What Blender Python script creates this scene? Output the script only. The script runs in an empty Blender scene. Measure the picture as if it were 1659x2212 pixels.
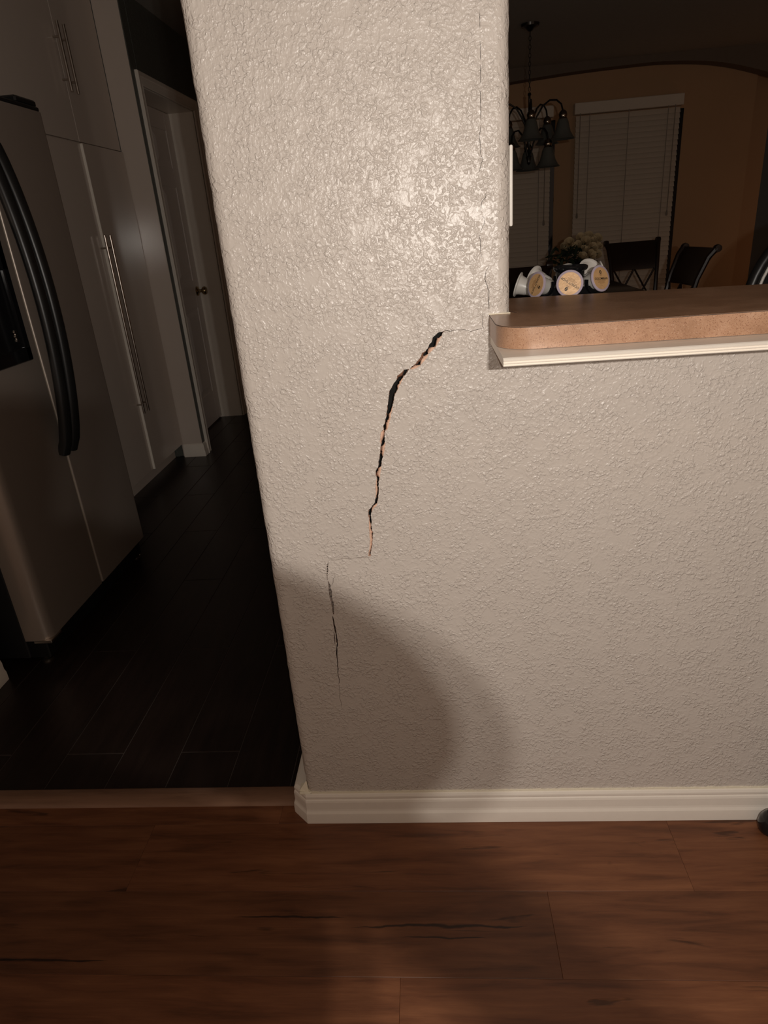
import bpy, bmesh, math, random
from mathutils import Vector, Matrix, Euler
from mathutils.geometry import delaunay_2d_cdt
random.seed(7)
scene = bpy.context.scene
COL = scene.collection
PI = math.pi

# ------------------------------------------------------------ camera, world, lights, exposure
F_PX, YAW, PITCH, ROLL = 1430.4, -0.08913, 0.40605, 0.08258
CAM = Vector((0.0, -1.166, 1.306))
_fwd = Vector((math.sin(YAW) * math.cos(PITCH), math.cos(YAW) * math.cos(PITCH), -math.sin(PITCH)))
_right = Vector((math.cos(YAW), -math.sin(YAW), 0))
_down = _fwd.cross(_right)
_r = math.cos(ROLL) * _right + math.sin(ROLL) * _down
_d = -math.sin(ROLL) * _right + math.cos(ROLL) * _down
CAM_M = Matrix(((_r.x, -_d.x, -_fwd.x, CAM.x), (_r.y, -_d.y, -_fwd.y, CAM.y), (_r.z, -_d.z, -_fwd.z, CAM.z), (0, 0, 0, 1)))
cd = bpy.data.cameras.new('camera')
cd.sensor_fit = 'VERTICAL'; cd.sensor_height = 36.0; cd.sensor_width = 27.0
cd.lens = F_PX / 2212.0 * 36.0
cd.clip_start = 0.02; cd.clip_end = 60
cam = bpy.data.objects.new('camera', cd); COL.objects.link(cam); cam.matrix_world = CAM_M
scene.camera = cam
scene.view_settings.view_transform = 'Standard'
scene.view_settings.look = 'None'
scene.view_settings.gamma = 1.0
scene.view_settings.exposure = 0.0
scene.view_settings.use_curve_mapping = False
w = bpy.data.worlds.new('world'); scene.world = w; w.use_nodes = True
w.node_tree.nodes['Background'].inputs['Color'].default_value = (1.0, 0.71, 0.53, 1)
w.node_tree.nodes['Background'].inputs['Strength'].default_value = 0.23

def light(name, typ, loc, power, color, **kw):
    ld = bpy.data.lights.new(name, typ); ld.energy = power; ld.color = color
    for k, v in kw.items(): setattr(ld, k, v)
    o = bpy.data.objects.new(name, ld); COL.objects.link(o); o.location = loc
    return o
def aim(o, target):
    o.rotation_euler = (Vector(target) - o.location).to_track_quat('-Z', 'Y').to_euler()
# warm ceiling light of the living room behind and to the right of the photographer
a = light('living_room_ceiling_lamp', 'AREA', (1.1, -2.1, 2.50), 3.5, (1.0, 0.70, 0.46), shape='DISK', size=0.5)
# the two LEDs of the head torch worn by the photographer
LED = Vector((0.13, -1.40, 1.375))
for k, dx in enumerate((-0.009, 0.009)):
    s = light('head_torch_led', 'SPOT', LED + Vector((dx, 0, -dx * 0.3)), 23.5, (1.0, 0.93, 0.855), shadow_soft_size=0.0045, spot_size=math.radians(150), spot_blend=0.45)
    aim(s, (0.05, 0.4, 1.0))

# the phone's own flash beside its lens
fl_ = light('phone_flash', 'SPOT', CAM_M @ Vector((0.014, 0.004, 0.0)), 10.5, (1.0, 0.89, 0.78), shadow_soft_size=0.004, spot_size=math.radians(150), spot_blend=0.5)
aim(fl_, (0.0, 0.4, 1.1))
# a dim warm lamp in the room to the right of the dining table
light('side_room_lamp', 'POINT', (3.75, 5.3, 0.75), 1.7, (1.0, 0.5, 0.24), shadow_soft_size=0.08)

# ------------------------------------------------------------ helpers
def new_obj(name, me, parent=None, loc=None):
    o = bpy.data.objects.new(name, me); COL.objects.link(o)
    if parent: o.parent = parent
    if loc is not None: o.location = loc
    return o
def tag(o, label=None, cat=None, group=None, kind=None):
    if label: o['label'] = label
    if cat: o['category'] = cat
    if group: o['group'] = group
    if kind: o['kind'] = kind
    return o
def thing(name, label, cat, loc=(0, 0, 0), rz=0.0, group=None):
    o = bpy.data.objects.new(name, None); COL.objects.link(o)
    o.location = loc; o.rotation_euler = (0, 0, rz); o.empty_display_size = 0.05
    return tag(o, label, cat, group)
def mesh_of(bm, mat, smooth=True, ang=38, name='mesh'):
    me = bpy.data.meshes.new(name)
    bmesh.ops.recalc_face_normals(bm, faces=bm.faces)
    bm.to_mesh(me); bm.free()
    for m in (mat if isinstance(mat, (list, tuple)) else [mat]): me.materials.append(m)
    if smooth:
        me.shade_smooth()
        me.set_sharp_from_angle(angle=math.radians(ang))
    return me
def obj(name, bm, mat, parent=None, smooth=True, ang=38, loc=None):
    return new_obj(name, mesh_of(bm, mat, smooth, ang, name), parent, loc)
def struct(name, bm, mat, parent=None, label=None, **kw):
    o = obj(name, bm, mat, parent, **kw)
    o['kind'] = 'structure'
    if label: o['label'] = label
    return o
def copy_tree(o, parent=None):
    c = o.copy(); COL.objects.link(c)
    if parent: c.parent = parent
    for ch in list(o.children): copy_tree(ch, c)
    return c
def B(): return bmesh.new()
def box(bm, x0, x1, y0, y1, z0, z1, bev=0.0, seg=1):
    g = bmesh.ops.create_cube(bm, size=1.0)['verts']
    for v in g:
        v.co = Vector(((x0 + x1) / 2 + v.co.x * (x1 - x0), (y0 + y1) / 2 + v.co.y * (y1 - y0), (z0 + z1) / 2 + v.co.z * (z1 - z0)))
    if bev > 0:
        es = list({e for v in g for e in v.link_edges})
        bmesh.ops.bevel(bm, geom=es, offset=bev, segments=seg, affect='EDGES', profile=0.5)
    return bm
def obox(bm, p0, p1, wx, wy, up=(0, 0, 1)):
    """a bar of rectangular section from p0 to p1"""
    p0, p1 = Vector(p0), Vector(p1); d = (p1 - p0).normalized(); up = Vector(up)
    if abs(d.dot(up)) > 0.95: up = Vector((0, 1, 0))
    a = d.cross(up).normalized(); b = a.cross(d).normalized()
    vs = [bm.verts.new(p + a * sx * wx / 2 + b * sy * wy / 2) for p in (p0, p1) for sx, sy in ((-1, -1), (1, -1), (1, 1), (-1, 1))]
    for f in ((3, 2, 1, 0), (4, 5, 6, 7), (0, 1, 5, 4), (1, 2, 6, 5), (2, 3, 7, 6), (3, 0, 4, 7)): bm.faces.new([vs[i] for i in f])
    return bm
def tube(bm, pts, r, seg=10, flat=1.0, up=(0, 0, 1), cap=True):
    pts = [Vector(p) for p in pts]; n = len(pts)
    rs = r if isinstance(r, (list, tuple)) else [r] * n
    rings = []; prev = None
    for i, p in enumerate(pts):
        d = (pts[min(i + 1, n - 1)] - pts[max(i - 1, 0)]).normalized()
        if prev is None:
            u = Vector(up)
            if abs(d.dot(u)) > 0.9: u = Vector((1, 0, 0))
            a = d.cross(u).normalized()
        else:
            a = (prev - d * prev.dot(d)).normalized()
        prev = a; b = d.cross(a)
        rings.append([bm.verts.new(p + (a * math.cos(t) + b * math.sin(t) * flat) * rs[i]) for t in (2 * PI * k / seg for k in range(seg))])
    for i in range(n - 1):
        for k in range(seg):
            bm.faces.new((rings[i][k], rings[i][(k + 1) % seg], rings[i + 1][(k + 1) % seg], rings[i + 1][k]))
    if cap:
        bm.faces.new(rings[0][::-1]); bm.faces.new(rings[-1])
    return bm
def lathe(bm, prof, seg=24, m=None, c=(0, 0, 0)):
    m = m or Matrix.Translation(Vector(c)); rings = []
    for r, z in prof:
        if r < 1e-6: rings.append([bm.verts.new(m @ Vector((0, 0, z)))])
        else: rings.append([bm.verts.new(m @ Vector((r * math.cos(t), r * math.sin(t), z))) for t in (2 * PI * k / seg for k in range(seg))])
    for i in range(len(rings) - 1):
        a, b = rings[i], rings[i + 1]
        for k in range(seg):
            k2 = (k + 1) % seg
            if len(a) == 1 and len(b) == 1: continue
            if len(a) == 1: bm.faces.new((a[0], b[k], b[k2]))
            elif len(b) == 1: bm.faces.new((a[k], a[k2], b[0]))
            else: bm.faces.new((a[k], a[k2], b[k2], b[k]))
    return bm
def prism(bm, poly, h0, h1, axis='z'):
    """extrude a 2-D outline; axis z: (x,y) outline, y: (x,z) outline, x: (y,z) outline"""
    def P(p, h):
        return {'z': (p[0], p[1], h), 'y': (p[0], h, p[1]), 'x': (h, p[0], p[1])}[axis]
    a = [bm.verts.new(P(p, h0)) for p in poly]; b = [bm.verts.new(P(p, h1)) for p in poly]
    bm.faces.new(a[::-1]); bm.faces.new(b); n = len(poly)
    for i in range(n): bm.faces.new((a[i], a[(i + 1) % n], b[(i + 1) % n], b[i]))
    return bm
def sweep(bm, path, prof):
    """profile (outward, z) swept along a plan path; outward is to the left-hand side rule n=(-dy,dx)"""
    path = [Vector(p) for p in path]; n = len(path); rows = []
    for i, p in enumerate(path):
        ns = []
        for q0, q1 in ((path[i - 1], p) if i > 0 else (None, None), (p, path[i + 1]) if i < n - 1 else (None, None)):
            if q0 is not None:
                d = (q1 - q0).normalized(); ns.append(Vector((-d.y, d.x)))
        m = sum(ns, Vector((0, 0))) / len(ns); m = m / m.dot(ns[0])
        rows.append([bm.verts.new((p.x + m.x * o, p.y + m.y * o, z)) for o, z in prof])
    for i in range(n - 1):
        for k in range(len(prof) - 1):
            bm.faces.new((rows[i][k], rows[i][k + 1], rows[i + 1][k + 1], rows[i + 1][k]))
    bm.faces.new(rows[0]); bm.faces.new(rows[-1][::-1])
    return bm

# ------------------------------------------------------------ materials
class N:
    def __init__(s, name):
        s.m = bpy.data.materials.new(name); s.m.use_nodes = True; s.t = s.m.node_tree
        s.p = s.t.nodes['Principled BSDF']
    def n(s, typ, **kw):
        nd = s.t.nodes.new(typ)
        for k, v in kw.items():
            if hasattr(nd, k): setattr(nd, k, v)
        return nd
    def l(s, a, b): s.t.links.new(a, b)
    def coords(s, scale=(1, 1, 1), rnd=False):
        tc = s.n('ShaderNodeTexCoord'); mp = s.n('ShaderNodeMapping'); mp.inputs['Scale'].default_value = scale
        src = tc.outputs['Object']
        if rnd:
            oi = s.n('ShaderNodeObjectInfo'); ad = s.n('ShaderNodeVectorMath', operation='ADD')
            ml = s.n('ShaderNodeVectorMath', operation='SCALE'); ml.inputs['Scale'].default_value = 37.0
            cb = s.n('ShaderNodeCombineXYZ')
            for k in 'XYZ': s.l(oi.outputs['Random'], cb.inputs[k])
            s.l(cb.outputs[0], ml.inputs[0]); s.l(src, ad.inputs[0]); s.l(ml.outputs[0], ad.inputs[1]); src = ad.outputs[0]
        s.l(src, mp.inputs['Vector']); return mp.outputs['Vector']
    def noise(s, vec, scale, detail=2.0, rough=0.5, dist=0.0):
        nd = s.n('ShaderNodeTexNoise')
        for k, v in (('Scale', scale), ('Detail', detail), ('Roughness', rough), ('Distortion', dist)): nd.inputs[k].default_value = v
        s.l(vec, nd.inputs['Vector']); return nd.outputs['Fac']
    def ramp(s, fac, stops, interp='LINEAR'):
        r = s.n('ShaderNodeValToRGB'); r.color_ramp.interpolation = interp
        e = r.color_ramp.elements
        while len(e) < len(stops): e.new(0.5)
        for k, (p, c) in enumerate(stops):
            e[k].position = p; e[k].color = (c[0], c[1], c[2], 1) if isinstance(c, (tuple, list)) else (c, c, c, 1)
        s.l(fac, r.inputs['Fac']); return r.outputs['Color']
    def math(s, op, a, b):
        nd = s.n('ShaderNodeMath', operation=op)
        for k, v in enumerate((a, b)):
            if isinstance(v, (int, float)): nd.inputs[k].default_value = v
            else: s.l(v, nd.inputs[k])
        return nd.outputs[0]
    def mix(s, fac, a, b, blend='MIX'):
        nd = s.n('ShaderNodeMix', data_type='RGBA', blend_type=blend)
        for sock, v in ((nd.inputs[0], fac), (nd.inputs[6], a), (nd.inputs[7], b)):
            if isinstance(v, (int, float)): sock.default_value = v
            elif isinstance(v, (tuple, list)): sock.default_value = (v[0], v[1], v[2], 1)
            else: s.l(v, sock)
        return nd.outputs[2]
    def bump(s, h, dist, strength=1.0):
        b = s.n('ShaderNodeBump'); b.inputs['Distance'].default_value = dist; b.inputs['Strength'].default_value = strength
        s.l(h, b.inputs['Height']); s.l(b.outputs[0], s.p.inputs['Normal'])
    def set(s, **kw):
        for k, v in kw.items():
            k = {'color': 'Base Color', 'rough': 'Roughness', 'metal': 'Metallic', 'spec': 'Specular IOR Level', 'coat': 'Coat Weight', 'trans': 'Transmission Weight'}[k]
            sock = s.p.inputs[k]
            if isinstance(v, (int, float)): sock.default_value = v
            elif isinstance(v, (tuple, list)): sock.default_value = (v[0], v[1], v[2], 1)
            else: s.l(v, sock)
        return s
def plain(name, color, rough=0.5, metal=0.0, spec=0.5, var=0.08, scale=25.0, bump=0.0, bscale=120.0):
    q = N(name); v = q.coords()
    f = q.noise(v, scale, 3.0)
    c = q.mix(f, tuple(max(0, x * (1 - var)) for x in color), tuple(x * (1 + var) for x in color))
    q.set(color=c, rough=rough, metal=metal, spec=spec)
    if bump: q.bump(q.noise(v, bscale, 2.0), bump)
    return q.m

def wall_paint(name, color, sc=1.0, dist=0.0018, rough=0.34):
    q = N(name); v = q.coords()
    n1 = q.noise(v, 52 * sc, 2.0, 0.5, 1.2)
    n2 = q.noise(v, 150 * sc, 1.0, 0.5, 0.7)
    n3 = q.noise(v, 24 * sc, 3.0, 0.55)
    p1 = q.ramp(n1, [(0.50, 0.0), (0.58, 0.7), (0.68, 1.0)], 'B_SPLINE')
    p2 = q.ramp(n2, [(0.46, 0.0), (0.58, 0.6), (0.74, 1.0)], 'B_SPLINE')
    msk = q.ramp(n3, [(0.38, 0.1), (0.52, 1.0)])
    h = q.math('ADD', q.math('MULTIPLY', p1, 0.30), q.math('MULTIPLY', q.math('MULTIPLY', p2, msk), 0.75))
    # rougher, brushed patching compound high on the wall
    sx = q.n('ShaderNodeSeparateXYZ'); q.l(v, sx.inputs[0])
    up = q.ramp(q.math('MULTIPLY', sx.outputs['Z'], 0.5), [(0.62, 0.0), (0.74, 1.0)])
    v2 = q.coords((1, 1, 0.35))
    n4 = q.noise(v2, 190, 3.0, 0.6, 0.4)
    h = q.math('ADD', h, q.math('MULTIPLY', q.math('MULTIPLY', n4, up), 0.75))
    tint = q.noise(v, 5.0, 3.0)
    c = q.mix(tint, tuple(x * 0.97 for x in color), tuple(x * 1.03 for x in color))
    q.set(color=c, rough=rough, spec=0.5); q.bump(h, dist)
    return q.m
def wood_plank(name, dark, mid, light, axis='x', rough=0.42, streak=1.0, bump=0.0006, splits=()):
    q = N(name)
    st = (1.0, 9.0, 9.0) if axis == 'x' else (9.0, 1.0, 9.0)
    v = q.coords(st, True)
    g = q.noise(v, 4.2, 6.0, 0.62, 0.35)
    st2 = (0.9, 60.0, 60.0) if axis == 'x' else (60.0, 0.9, 60.0)
    v2 = q.coords(st2, True); fine = q.noise(v2, 4.0, 3.0, 0.6)
    base = q.ramp(g, [(0.22, dark), (0.46, mid), (0.78, light)])
    base = q.mix(q.math('MULTIPLY', fine, 0.30), base, tuple(x * 0.55 for x in mid), 'MIX')
    # dark knots and splits
    v3 = q.coords((1.0, 7.0, 7.0) if axis == 'x' else (7.0, 1.0, 7.0), True)
    k = q.noise(v3, 2.6, 4.0, 0.6, 1.1)
    kn = q.ramp(k, [(0.62, 0.0), (0.68, 1.0)])
    base = q.mix(q.math('MULTIPLY', kn, 0.6 * streak), base, tuple(x * 0.25 for x in dark))
    if splits:      # long dark splits printed on this plank: (x0, x1, y, half width, waviness)
        vo = q.coords(); sx = q.n('ShaderNodeSeparateXYZ'); q.l(vo, sx.inputs[0])
        wv = q.noise(q.coords((1.0, 0.02, 0.02)), 7.0, 3.0, 0.6); w2 = q.noise(q.coords((1.0, 0.02, 0.02)), 22.0, 2.0, 0.6)
        for x0, x1, y0, hw, amp in splits:
            d = q.math('ABSOLUTE', q.math('ADD', q.math('SUBTRACT', sx.outputs['Y'], y0), q.math('MULTIPLY', q.math('SUBTRACT', wv, 0.5), amp)), 0)
            t = q.math('MULTIPLY', q.math('SUBTRACT', sx.outputs['X'], x0), 1.0 / (x1 - x0))
            env = q.ramp(t, [(0.0, 0.0), (0.25, 0.8), (0.6, 1.0), (0.85, 0.7), (1.0, 0.0)])
            wid = q.math('MULTIPLY', q.math('MULTIPLY', env, w2), hw * 2)
            m = q.ramp(q.math('DIVIDE', d, q.math('ADD', wid, 0.00001)), [(0.3, 1.0), (1.0, 0.0)])
            base = q.mix(q.math('MULTIPLY', m, 0.85), base, (0.008, 0.004, 0.0025))
    oi = q.n('ShaderNodeObjectInfo')
    hv = q.n('ShaderNodeHueSaturation'); q.l(base, hv.inputs['Color'])
    q.l(q.math('ADD', q.math('MULTIPLY', oi.outputs['Random'], 0.30), 0.84), hv.inputs['Value'])
    q.set(color=hv.outputs[0], rough=rough, spec=0.4)
    q.bump(q.math('ADD', q.math('MULTIPLY', fine, 0.6), q.math('MULTIPLY', kn, -0.6)), bump)
    return q.m

M = {}
M['wall'] = wall_paint('grey_wall_paint', (0.60, 0.54, 0.485))
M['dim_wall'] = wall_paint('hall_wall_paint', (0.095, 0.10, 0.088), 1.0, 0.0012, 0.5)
M['tan_wall'] = plain('tan_dining_wall', (0.50, 0.30, 0.16), 0.75, var=0.05, scale=3, bump=0.0008, bscale=60)
M['blue_wall'] = plain('slate_blue_wall', (0.13, 0.15, 0.165), 0.8, var=0.05)
M['arch_band'] = plain('dark_brown_arch_band', (0.17, 0.125, 0.09), 0.8)
M['ceiling'] = plain('ceiling_paint', (0.42, 0.38, 0.33), 0.85, bump=0.001, bscale=90)
M['white_trim'] = plain('white_trim_paint', (0.84, 0.77, 0.68), 0.38, var=0.03, scale=40, bump=0.0004, bscale=70)
M['white_door'] = plain('white_door_paint', (0.66, 0.59, 0.54), 0.35, var=0.03)
M['white_lam'] = plain('glossy_white_laminate', (0.62, 0.53, 0.46), 0.16, var=0.02)
M['caulk'] = plain('old_cream_caulk', (0.85, 0.78, 0.62), 0.5, var=0.05, bump=0.001, bscale=150)
M['steel'] = plain('brushed_steel', (0.60, 0.54, 0.48), 0.28, metal=1.0, var=0.05)
M['chrome'] = plain('chrome', (0.75, 0.72, 0.68), 0.12, metal=1.0, var=0.02)
M['fridge_door'] = plain('satin_steel_fridge_door', (0.46, 0.39, 0.335), 0.42, metal=0.55, var=0.03)
M['black_plastic'] = plain('black_plastic', (0.012, 0.012, 0.012), 0.35, var=0.1)
M['black_gloss'] = plain('gloss_black_plastic', (0.008, 0.008, 0.009), 0.12, var=0.1)
M['fridge_side'] = plain('black_fridge_side', (0.014, 0.014, 0.015), 0.55)
M['gasket'] = plain('pale_gasket', (0.55, 0.48, 0.38), 0.6)
M['plank'] = wood_plank('red_brown_vinyl_plank', (0.052, 0.0185, 0.0085), (0.158, 0.057, 0.0245), (0.26, 0.104, 0.045))
M['plank_split'] = wood_plank('split_vinyl_plank', (0.050, 0.018, 0.0082), (0.138, 0.051, 0.022), (0.225, 0.09, 0.039), splits=((-0.05, 0.19, 0.030, 0.0035, 0.022), (0.20, 0.56, 0.012, 0.0050, 0.03), (0.30, 0.48, -0.012, 0.0025, 0.02), (-0.6, -0.28, -0.062, 0.0035, 0.01)))
M['strip'] = wood_plank('threshold_wood', (0.15, 0.08, 0.05), (0.22, 0.12, 0.075), (0.29, 0.16, 0.10), streak=0.2, rough=0.35)
M['subfloor'] = plain('dark_subfloor', (0.010, 0.006, 0.004), 0.9)
M['grout'] = plain('grey_grout', (0.06, 0.045, 0.038), 0.9)
M['tile'] = wood_plank('dark_wood_look_tile', (0.010, 0.0062, 0.0050), (0.016, 0.0095, 0.0075), (0.025, 0.015, 0.012), axis='y', rough=0.34, streak=0.2, bump=0.0004)
M['cavity'] = plain('cavity_darkness', (0.008, 0.007, 0.006), 0.95)
M['gypsum'] = plain('torn_drywall_paper', (0.74, 0.49, 0.36), 0.85, var=0.35, scale=160, bump=0.0008, bscale=400)
M['gypsum_dk'] = plain('brown_shaded_paper', (0.20, 0.10, 0.06), 0.9, var=0.3, scale=160)
M['tape'] = plain('joint_tape_thread', (0.62, 0.52, 0.45), 0.8)
def laminate():
    q = N('brown_speckled_laminate'); v = q.coords()
    b = q.noise(v, 16, 4.0, 0.6)
    base = q.ramp(b, [(0.3, (0.30, 0.165, 0.095)), (0.55, (0.40, 0.23, 0.14)), (0.75, (0.47, 0.29, 0.19))])
    sp = q.noise(v, 640, 2.0, 0.6)
    base = q.mix(q.ramp(sp, [(0.585, 0.0), (0.65, 0.7)]), base, (0.15, 0.055, 0.028))
    sp2 = q.noise(v, 470, 2.0, 0.6, 0.3)
    base = q.mix(q.ramp(sp2, [(0.60, 0.0), (0.68, 0.45)]), base, (0.58, 0.40, 0.29))
    q.set(color=base, rough=0.30, spec=0.5); return q.m
M['laminate'] = laminate()
M['seam'] = plain('dark_laminate_seam', (0.05, 0.03, 0.02), 0.6)
M['white_plastic'] = plain('white_plastic', (0.80, 0.76, 0.70), 0.4, var=0.02)
M['cup'] = plain('white_pod_plastic', (0.62, 0.585, 0.54), 0.35, var=0.02)
M['lid_rim'] = plain('lilac_lid_rim', (0.50, 0.42, 0.50), 0.35, var=0.05)
M['foil'] = plain('orange_tan_foil', (0.66, 0.40, 0.19), 0.36, var=0.2, scale=90, metal=0.1, bump=0.0003, bscale=110)
M['ink'] = plain('black_print', (0.02, 0.014, 0.01), 0.5)
M['ink_brown'] = plain('brown_print', (0.22, 0.11, 0.04), 0.5)
M['blind'] = plain('cream_blind_slat', (0.74, 0.63, 0.51), 0.6, var=0.03)
M['cord'] = plain('blind_cord', (0.30, 0.25, 0.20), 0.7)
M['dark_wood'] = plain('espresso_wood', (0.028, 0.014, 0.010), 0.3, var=0.3, scale=12)
M['table_wood'] = plain('dark_table_wood', (0.022, 0.015, 0.012), 0.22, var=0.3, scale=8)
M['iron'] = plain('dark_bronze_metal', (0.05, 0.045, 0.04), 0.25, metal=0.8, var=0.1)
M['bronze'] = plain('polished_bronze', (0.30, 0.25, 0.20), 0.12, metal=1.0)
M['frosted'] = plain('grey_frosted_glass', (0.12, 0.12, 0.105), 0.25, var=0.1)
M['leaf'] = plain('dark_green_leaf', (0.03, 0.045, 0.02), 0.6, var=0.4, scale=30)
M['rose'] = plain('cream_rose_petals', (0.62, 0.48, 0.28), 0.7, var=0.1)
M['vase'] = plain('black_vase', (0.012, 0.012, 0.014), 0.25)
M['skin'] = plain('skin', (0.45, 0.27, 0.19), 0.5)
M['cloth'] = plain('dark_clothes', (0.05, 0.05, 0.06), 0.85)
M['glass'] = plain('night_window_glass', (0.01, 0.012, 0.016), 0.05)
M['brass'] = plain('aged_brass', (0.40, 0.30, 0.16), 0.22, metal=1.0, var=0.1)

# ------------------------------------------------------------ floors
def chamfer_plank(x0, x1, y0, y1, z0, z1, ch=0.0011):
    bm = B()
    lo = [(x0, y0), (x1, y0), (x1, y1), (x0, y1)]
    hi = [(x0 + ch, y0 + ch), (x1 - ch, y0 + ch), (x1 - ch, y1 - ch), (x0 + ch, y1 - ch)]
    a = [bm.verts.new((x, y, z0)) for x, y in lo]; b = [bm.verts.new((x, y, z1 - ch * 0.7)) for x, y in lo]; c = [bm.verts.new((x, y, z1)) for x, y in hi]
    for p, q in ((a, b), (b, c)):
        for i in range(4): bm.faces.new((p[i], p[(i + 1) % 4], q[(i + 1) % 4], q[i]))
    bm.faces.new(c); bm.faces.new(a[::-1])
    return bm
bm = B(); box(bm, -2.6, 3.2, -3.2, 0.06, -0.03, -0.0085)
floor = struct('floor', bm, M['subfloor'], label='red-brown wood plank floor in front of the cracked wall', smooth=False)
PLK = 1.22; ROW = 0.177; g = 0.0002
def add_plank(x0, x1, y0, y1, parent, mat, zt=0.0, nm='plank', ch=0.0006):
    cx, cy = (x0 + x1) / 2, (y0 + y1) / 2
    bm = chamfer_plank(x0 - cx + g, x1 - cx - g, y0 - cy + g, y1 - cy - g, -0.008, 0.0, ch)
    obj(nm, bm, mat, parent, smooth=False, loc=(cx, cy, zt))
joint0 = {-1: -0.42, 0: 0.49, 1: 0.19, 2: -0.113}
for r in range(-1, 16):
    y1 = -0.014 - ROW * r; y0 = y1 - ROW
    if r == -1: y1 = 0.05
    off = joint0.get(r, random.uniform(0, PLK)); x = off
    while x > -2.4: x -= PLK
    while x < 3.0:
        add_plank(max(x, -2.5), min(x + PLK, 3.1), y0, y1, floor, M['plank_split'] if r == 1 and abs(x + PLK - 0.19) < 0.01 else M['plank']); x += PLK
bm = B(); box(bm, -3.0, 4.6, 0.06, 7.7, -0.03, -0.0014)
kfl = struct('floor', bm, M['grout'], label='dark wood-look tile floor of the kitchen and hall', smooth=False)
TW, TL = 0.167, 1.0; g = 0.0012
for k in range(-3, 13):
    x1 = -0.415 - TW * k; x0 = x1 - TW
    y = 0.231 - (0.0 if k % 2 else 0.5) - TL
    y = 0.231 + (0.0 if (k % 2 == 1) else 0.5) - 1.0
    while y < 6.3:
        a_, b_ = max(y, 0.075), min(y + TL, 6.3)
        if b_ - a_ > 0.02: add_plank(x0, x1, a_, b_, kfl, M['tile'], 0.0, 'tile', 0.0011)
        y += TL
# threshold strip between the two floors
bm = B(); prism(bm, [(0.040, 0.0), (0.042, 0.005), (0.048, 0.009), (0.070, 0.0105), (0.092, 0.009), (0.098, 0.005), (0.100, 0.0)], -2.2, -0.378, 'x')
struct('trim_1', bm, M['strip'], label='light brown wooden threshold strip between plank floor and dark kitchen floor')

# ------------------------------------------------------------ the cracked wall
# outlines of the cracks on the wall face, (x, z) in metres
CR1L= [(0.0263, 1.1351), (0.0204, 1.1329), (0.0146, 1.1326), (0.0086, 1.1282), (0.0046, 1.1247), (0.0032, 1.12), (0.0018, 1.1168), (-0.0028, 1.1128), (-0.0039, 1.109), (-0.0081, 1.103), (-0.0151, 1.1001), (-0.0175, 1.0934), (-0.0227, 1.0879), (-0.028, 1.0814), (-0.0341, 1.0778), (-0.0375, 1.0739)]
CR1R= [(0.0263, 1.1341), (0.0213, 1.1312), (0.0197, 1.1265), (0.016, 1.1192), (0.0114, 1.1128), (0.0077, 1.1082), (0.0016, 1.1019), (-0.005, 1.0974), (-0.0078, 1.0908), (-0.014, 1.0844), (-0.0192, 1.0788), (-0.0264, 1.0743), (-0.0334, 1.0728), (-0.0372, 1.0731)]
CR2L= [(-0.0398, 1.0736), (-0.0483, 1.0726), (-0.0526, 1.0686), (-0.061, 1.0627), (-0.0624, 1.0567), (-0.0678, 1.05), (-0.0735, 1.0413), (-0.0774, 1.0354), (-0.0791, 1.0263), (-0.081, 1.0151), (-0.0839, 1.0028), (-0.0857, 0.9925), (-0.0893, 0.979), (-0.0935, 0.9718), (-0.0925, 0.9669), (-0.0979, 0.9615), (-0.0997, 0.9535), (-0.1011, 0.9443), (-0.0996, 0.9378), (-0.1011, 0.9326), (-0.1025, 0.9221), (-0.1047, 0.9127), (-0.1074, 0.9021), (-0.1078, 0.8961), (-0.1128, 0.888), (-0.1143, 0.8783), (-0.1127, 0.8722), (-0.1152, 0.8625), (-0.1167, 0.8515), (-0.1165, 0.8428), (-0.1183, 0.8316), (-0.1202, 0.8229), (-0.1254, 0.8169), (-0.13, 0.8108), (-0.1343, 0.8084), (-0.1355, 0.797), (-0.1341, 0.7918), (-0.1355, 0.7802), (-0.1361, 0.7712), (-0.136, 0.7607), (-0.1362, 0.7475), (-0.1369, 0.7383), (-0.1393, 0.725), (-0.1412, 0.7171), (-0.1431, 0.709)]
CR2R= [(-0.0394, 1.0724), (-0.0448, 1.0656), (-0.0501, 1.06), (-0.0536, 1.0532), (-0.0581, 1.0454), (-0.0627, 1.0365), (-0.0672, 1.0297), (-0.07, 1.0196), (-0.0732, 1.0095), (-0.0749, 1.0002), (-0.0782, 0.9899), (-0.0818, 0.9764), (-0.0852, 0.967), (-0.0899, 0.9645), (-0.0913, 0.9576), (-0.0922, 0.9531), (-0.0915, 0.9431), (-0.0915, 0.9379), (-0.0939, 0.9263), (-0.0977, 0.9147), (-0.1001, 0.9065), (-0.1023, 0.8958), (-0.1032, 0.8898), (-0.1057, 0.8803), (-0.1076, 0.8719), (-0.1101, 0.8622), (-0.1105, 0.8511), (-0.1117, 0.8413), (-0.1131, 0.8313), (-0.1156, 0.8214), (-0.1182, 0.8159), (-0.1245, 0.8105), (-0.1282, 0.8043), (-0.13, 0.7967), (-0.1294, 0.7864), (-0.1311, 0.7761), (-0.1304, 0.7683), (-0.1293, 0.759), (-0.1303, 0.7472), (-0.1317, 0.738), (-0.1345, 0.7261), (-0.1365, 0.7168), (-0.138, 0.7088)]
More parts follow.
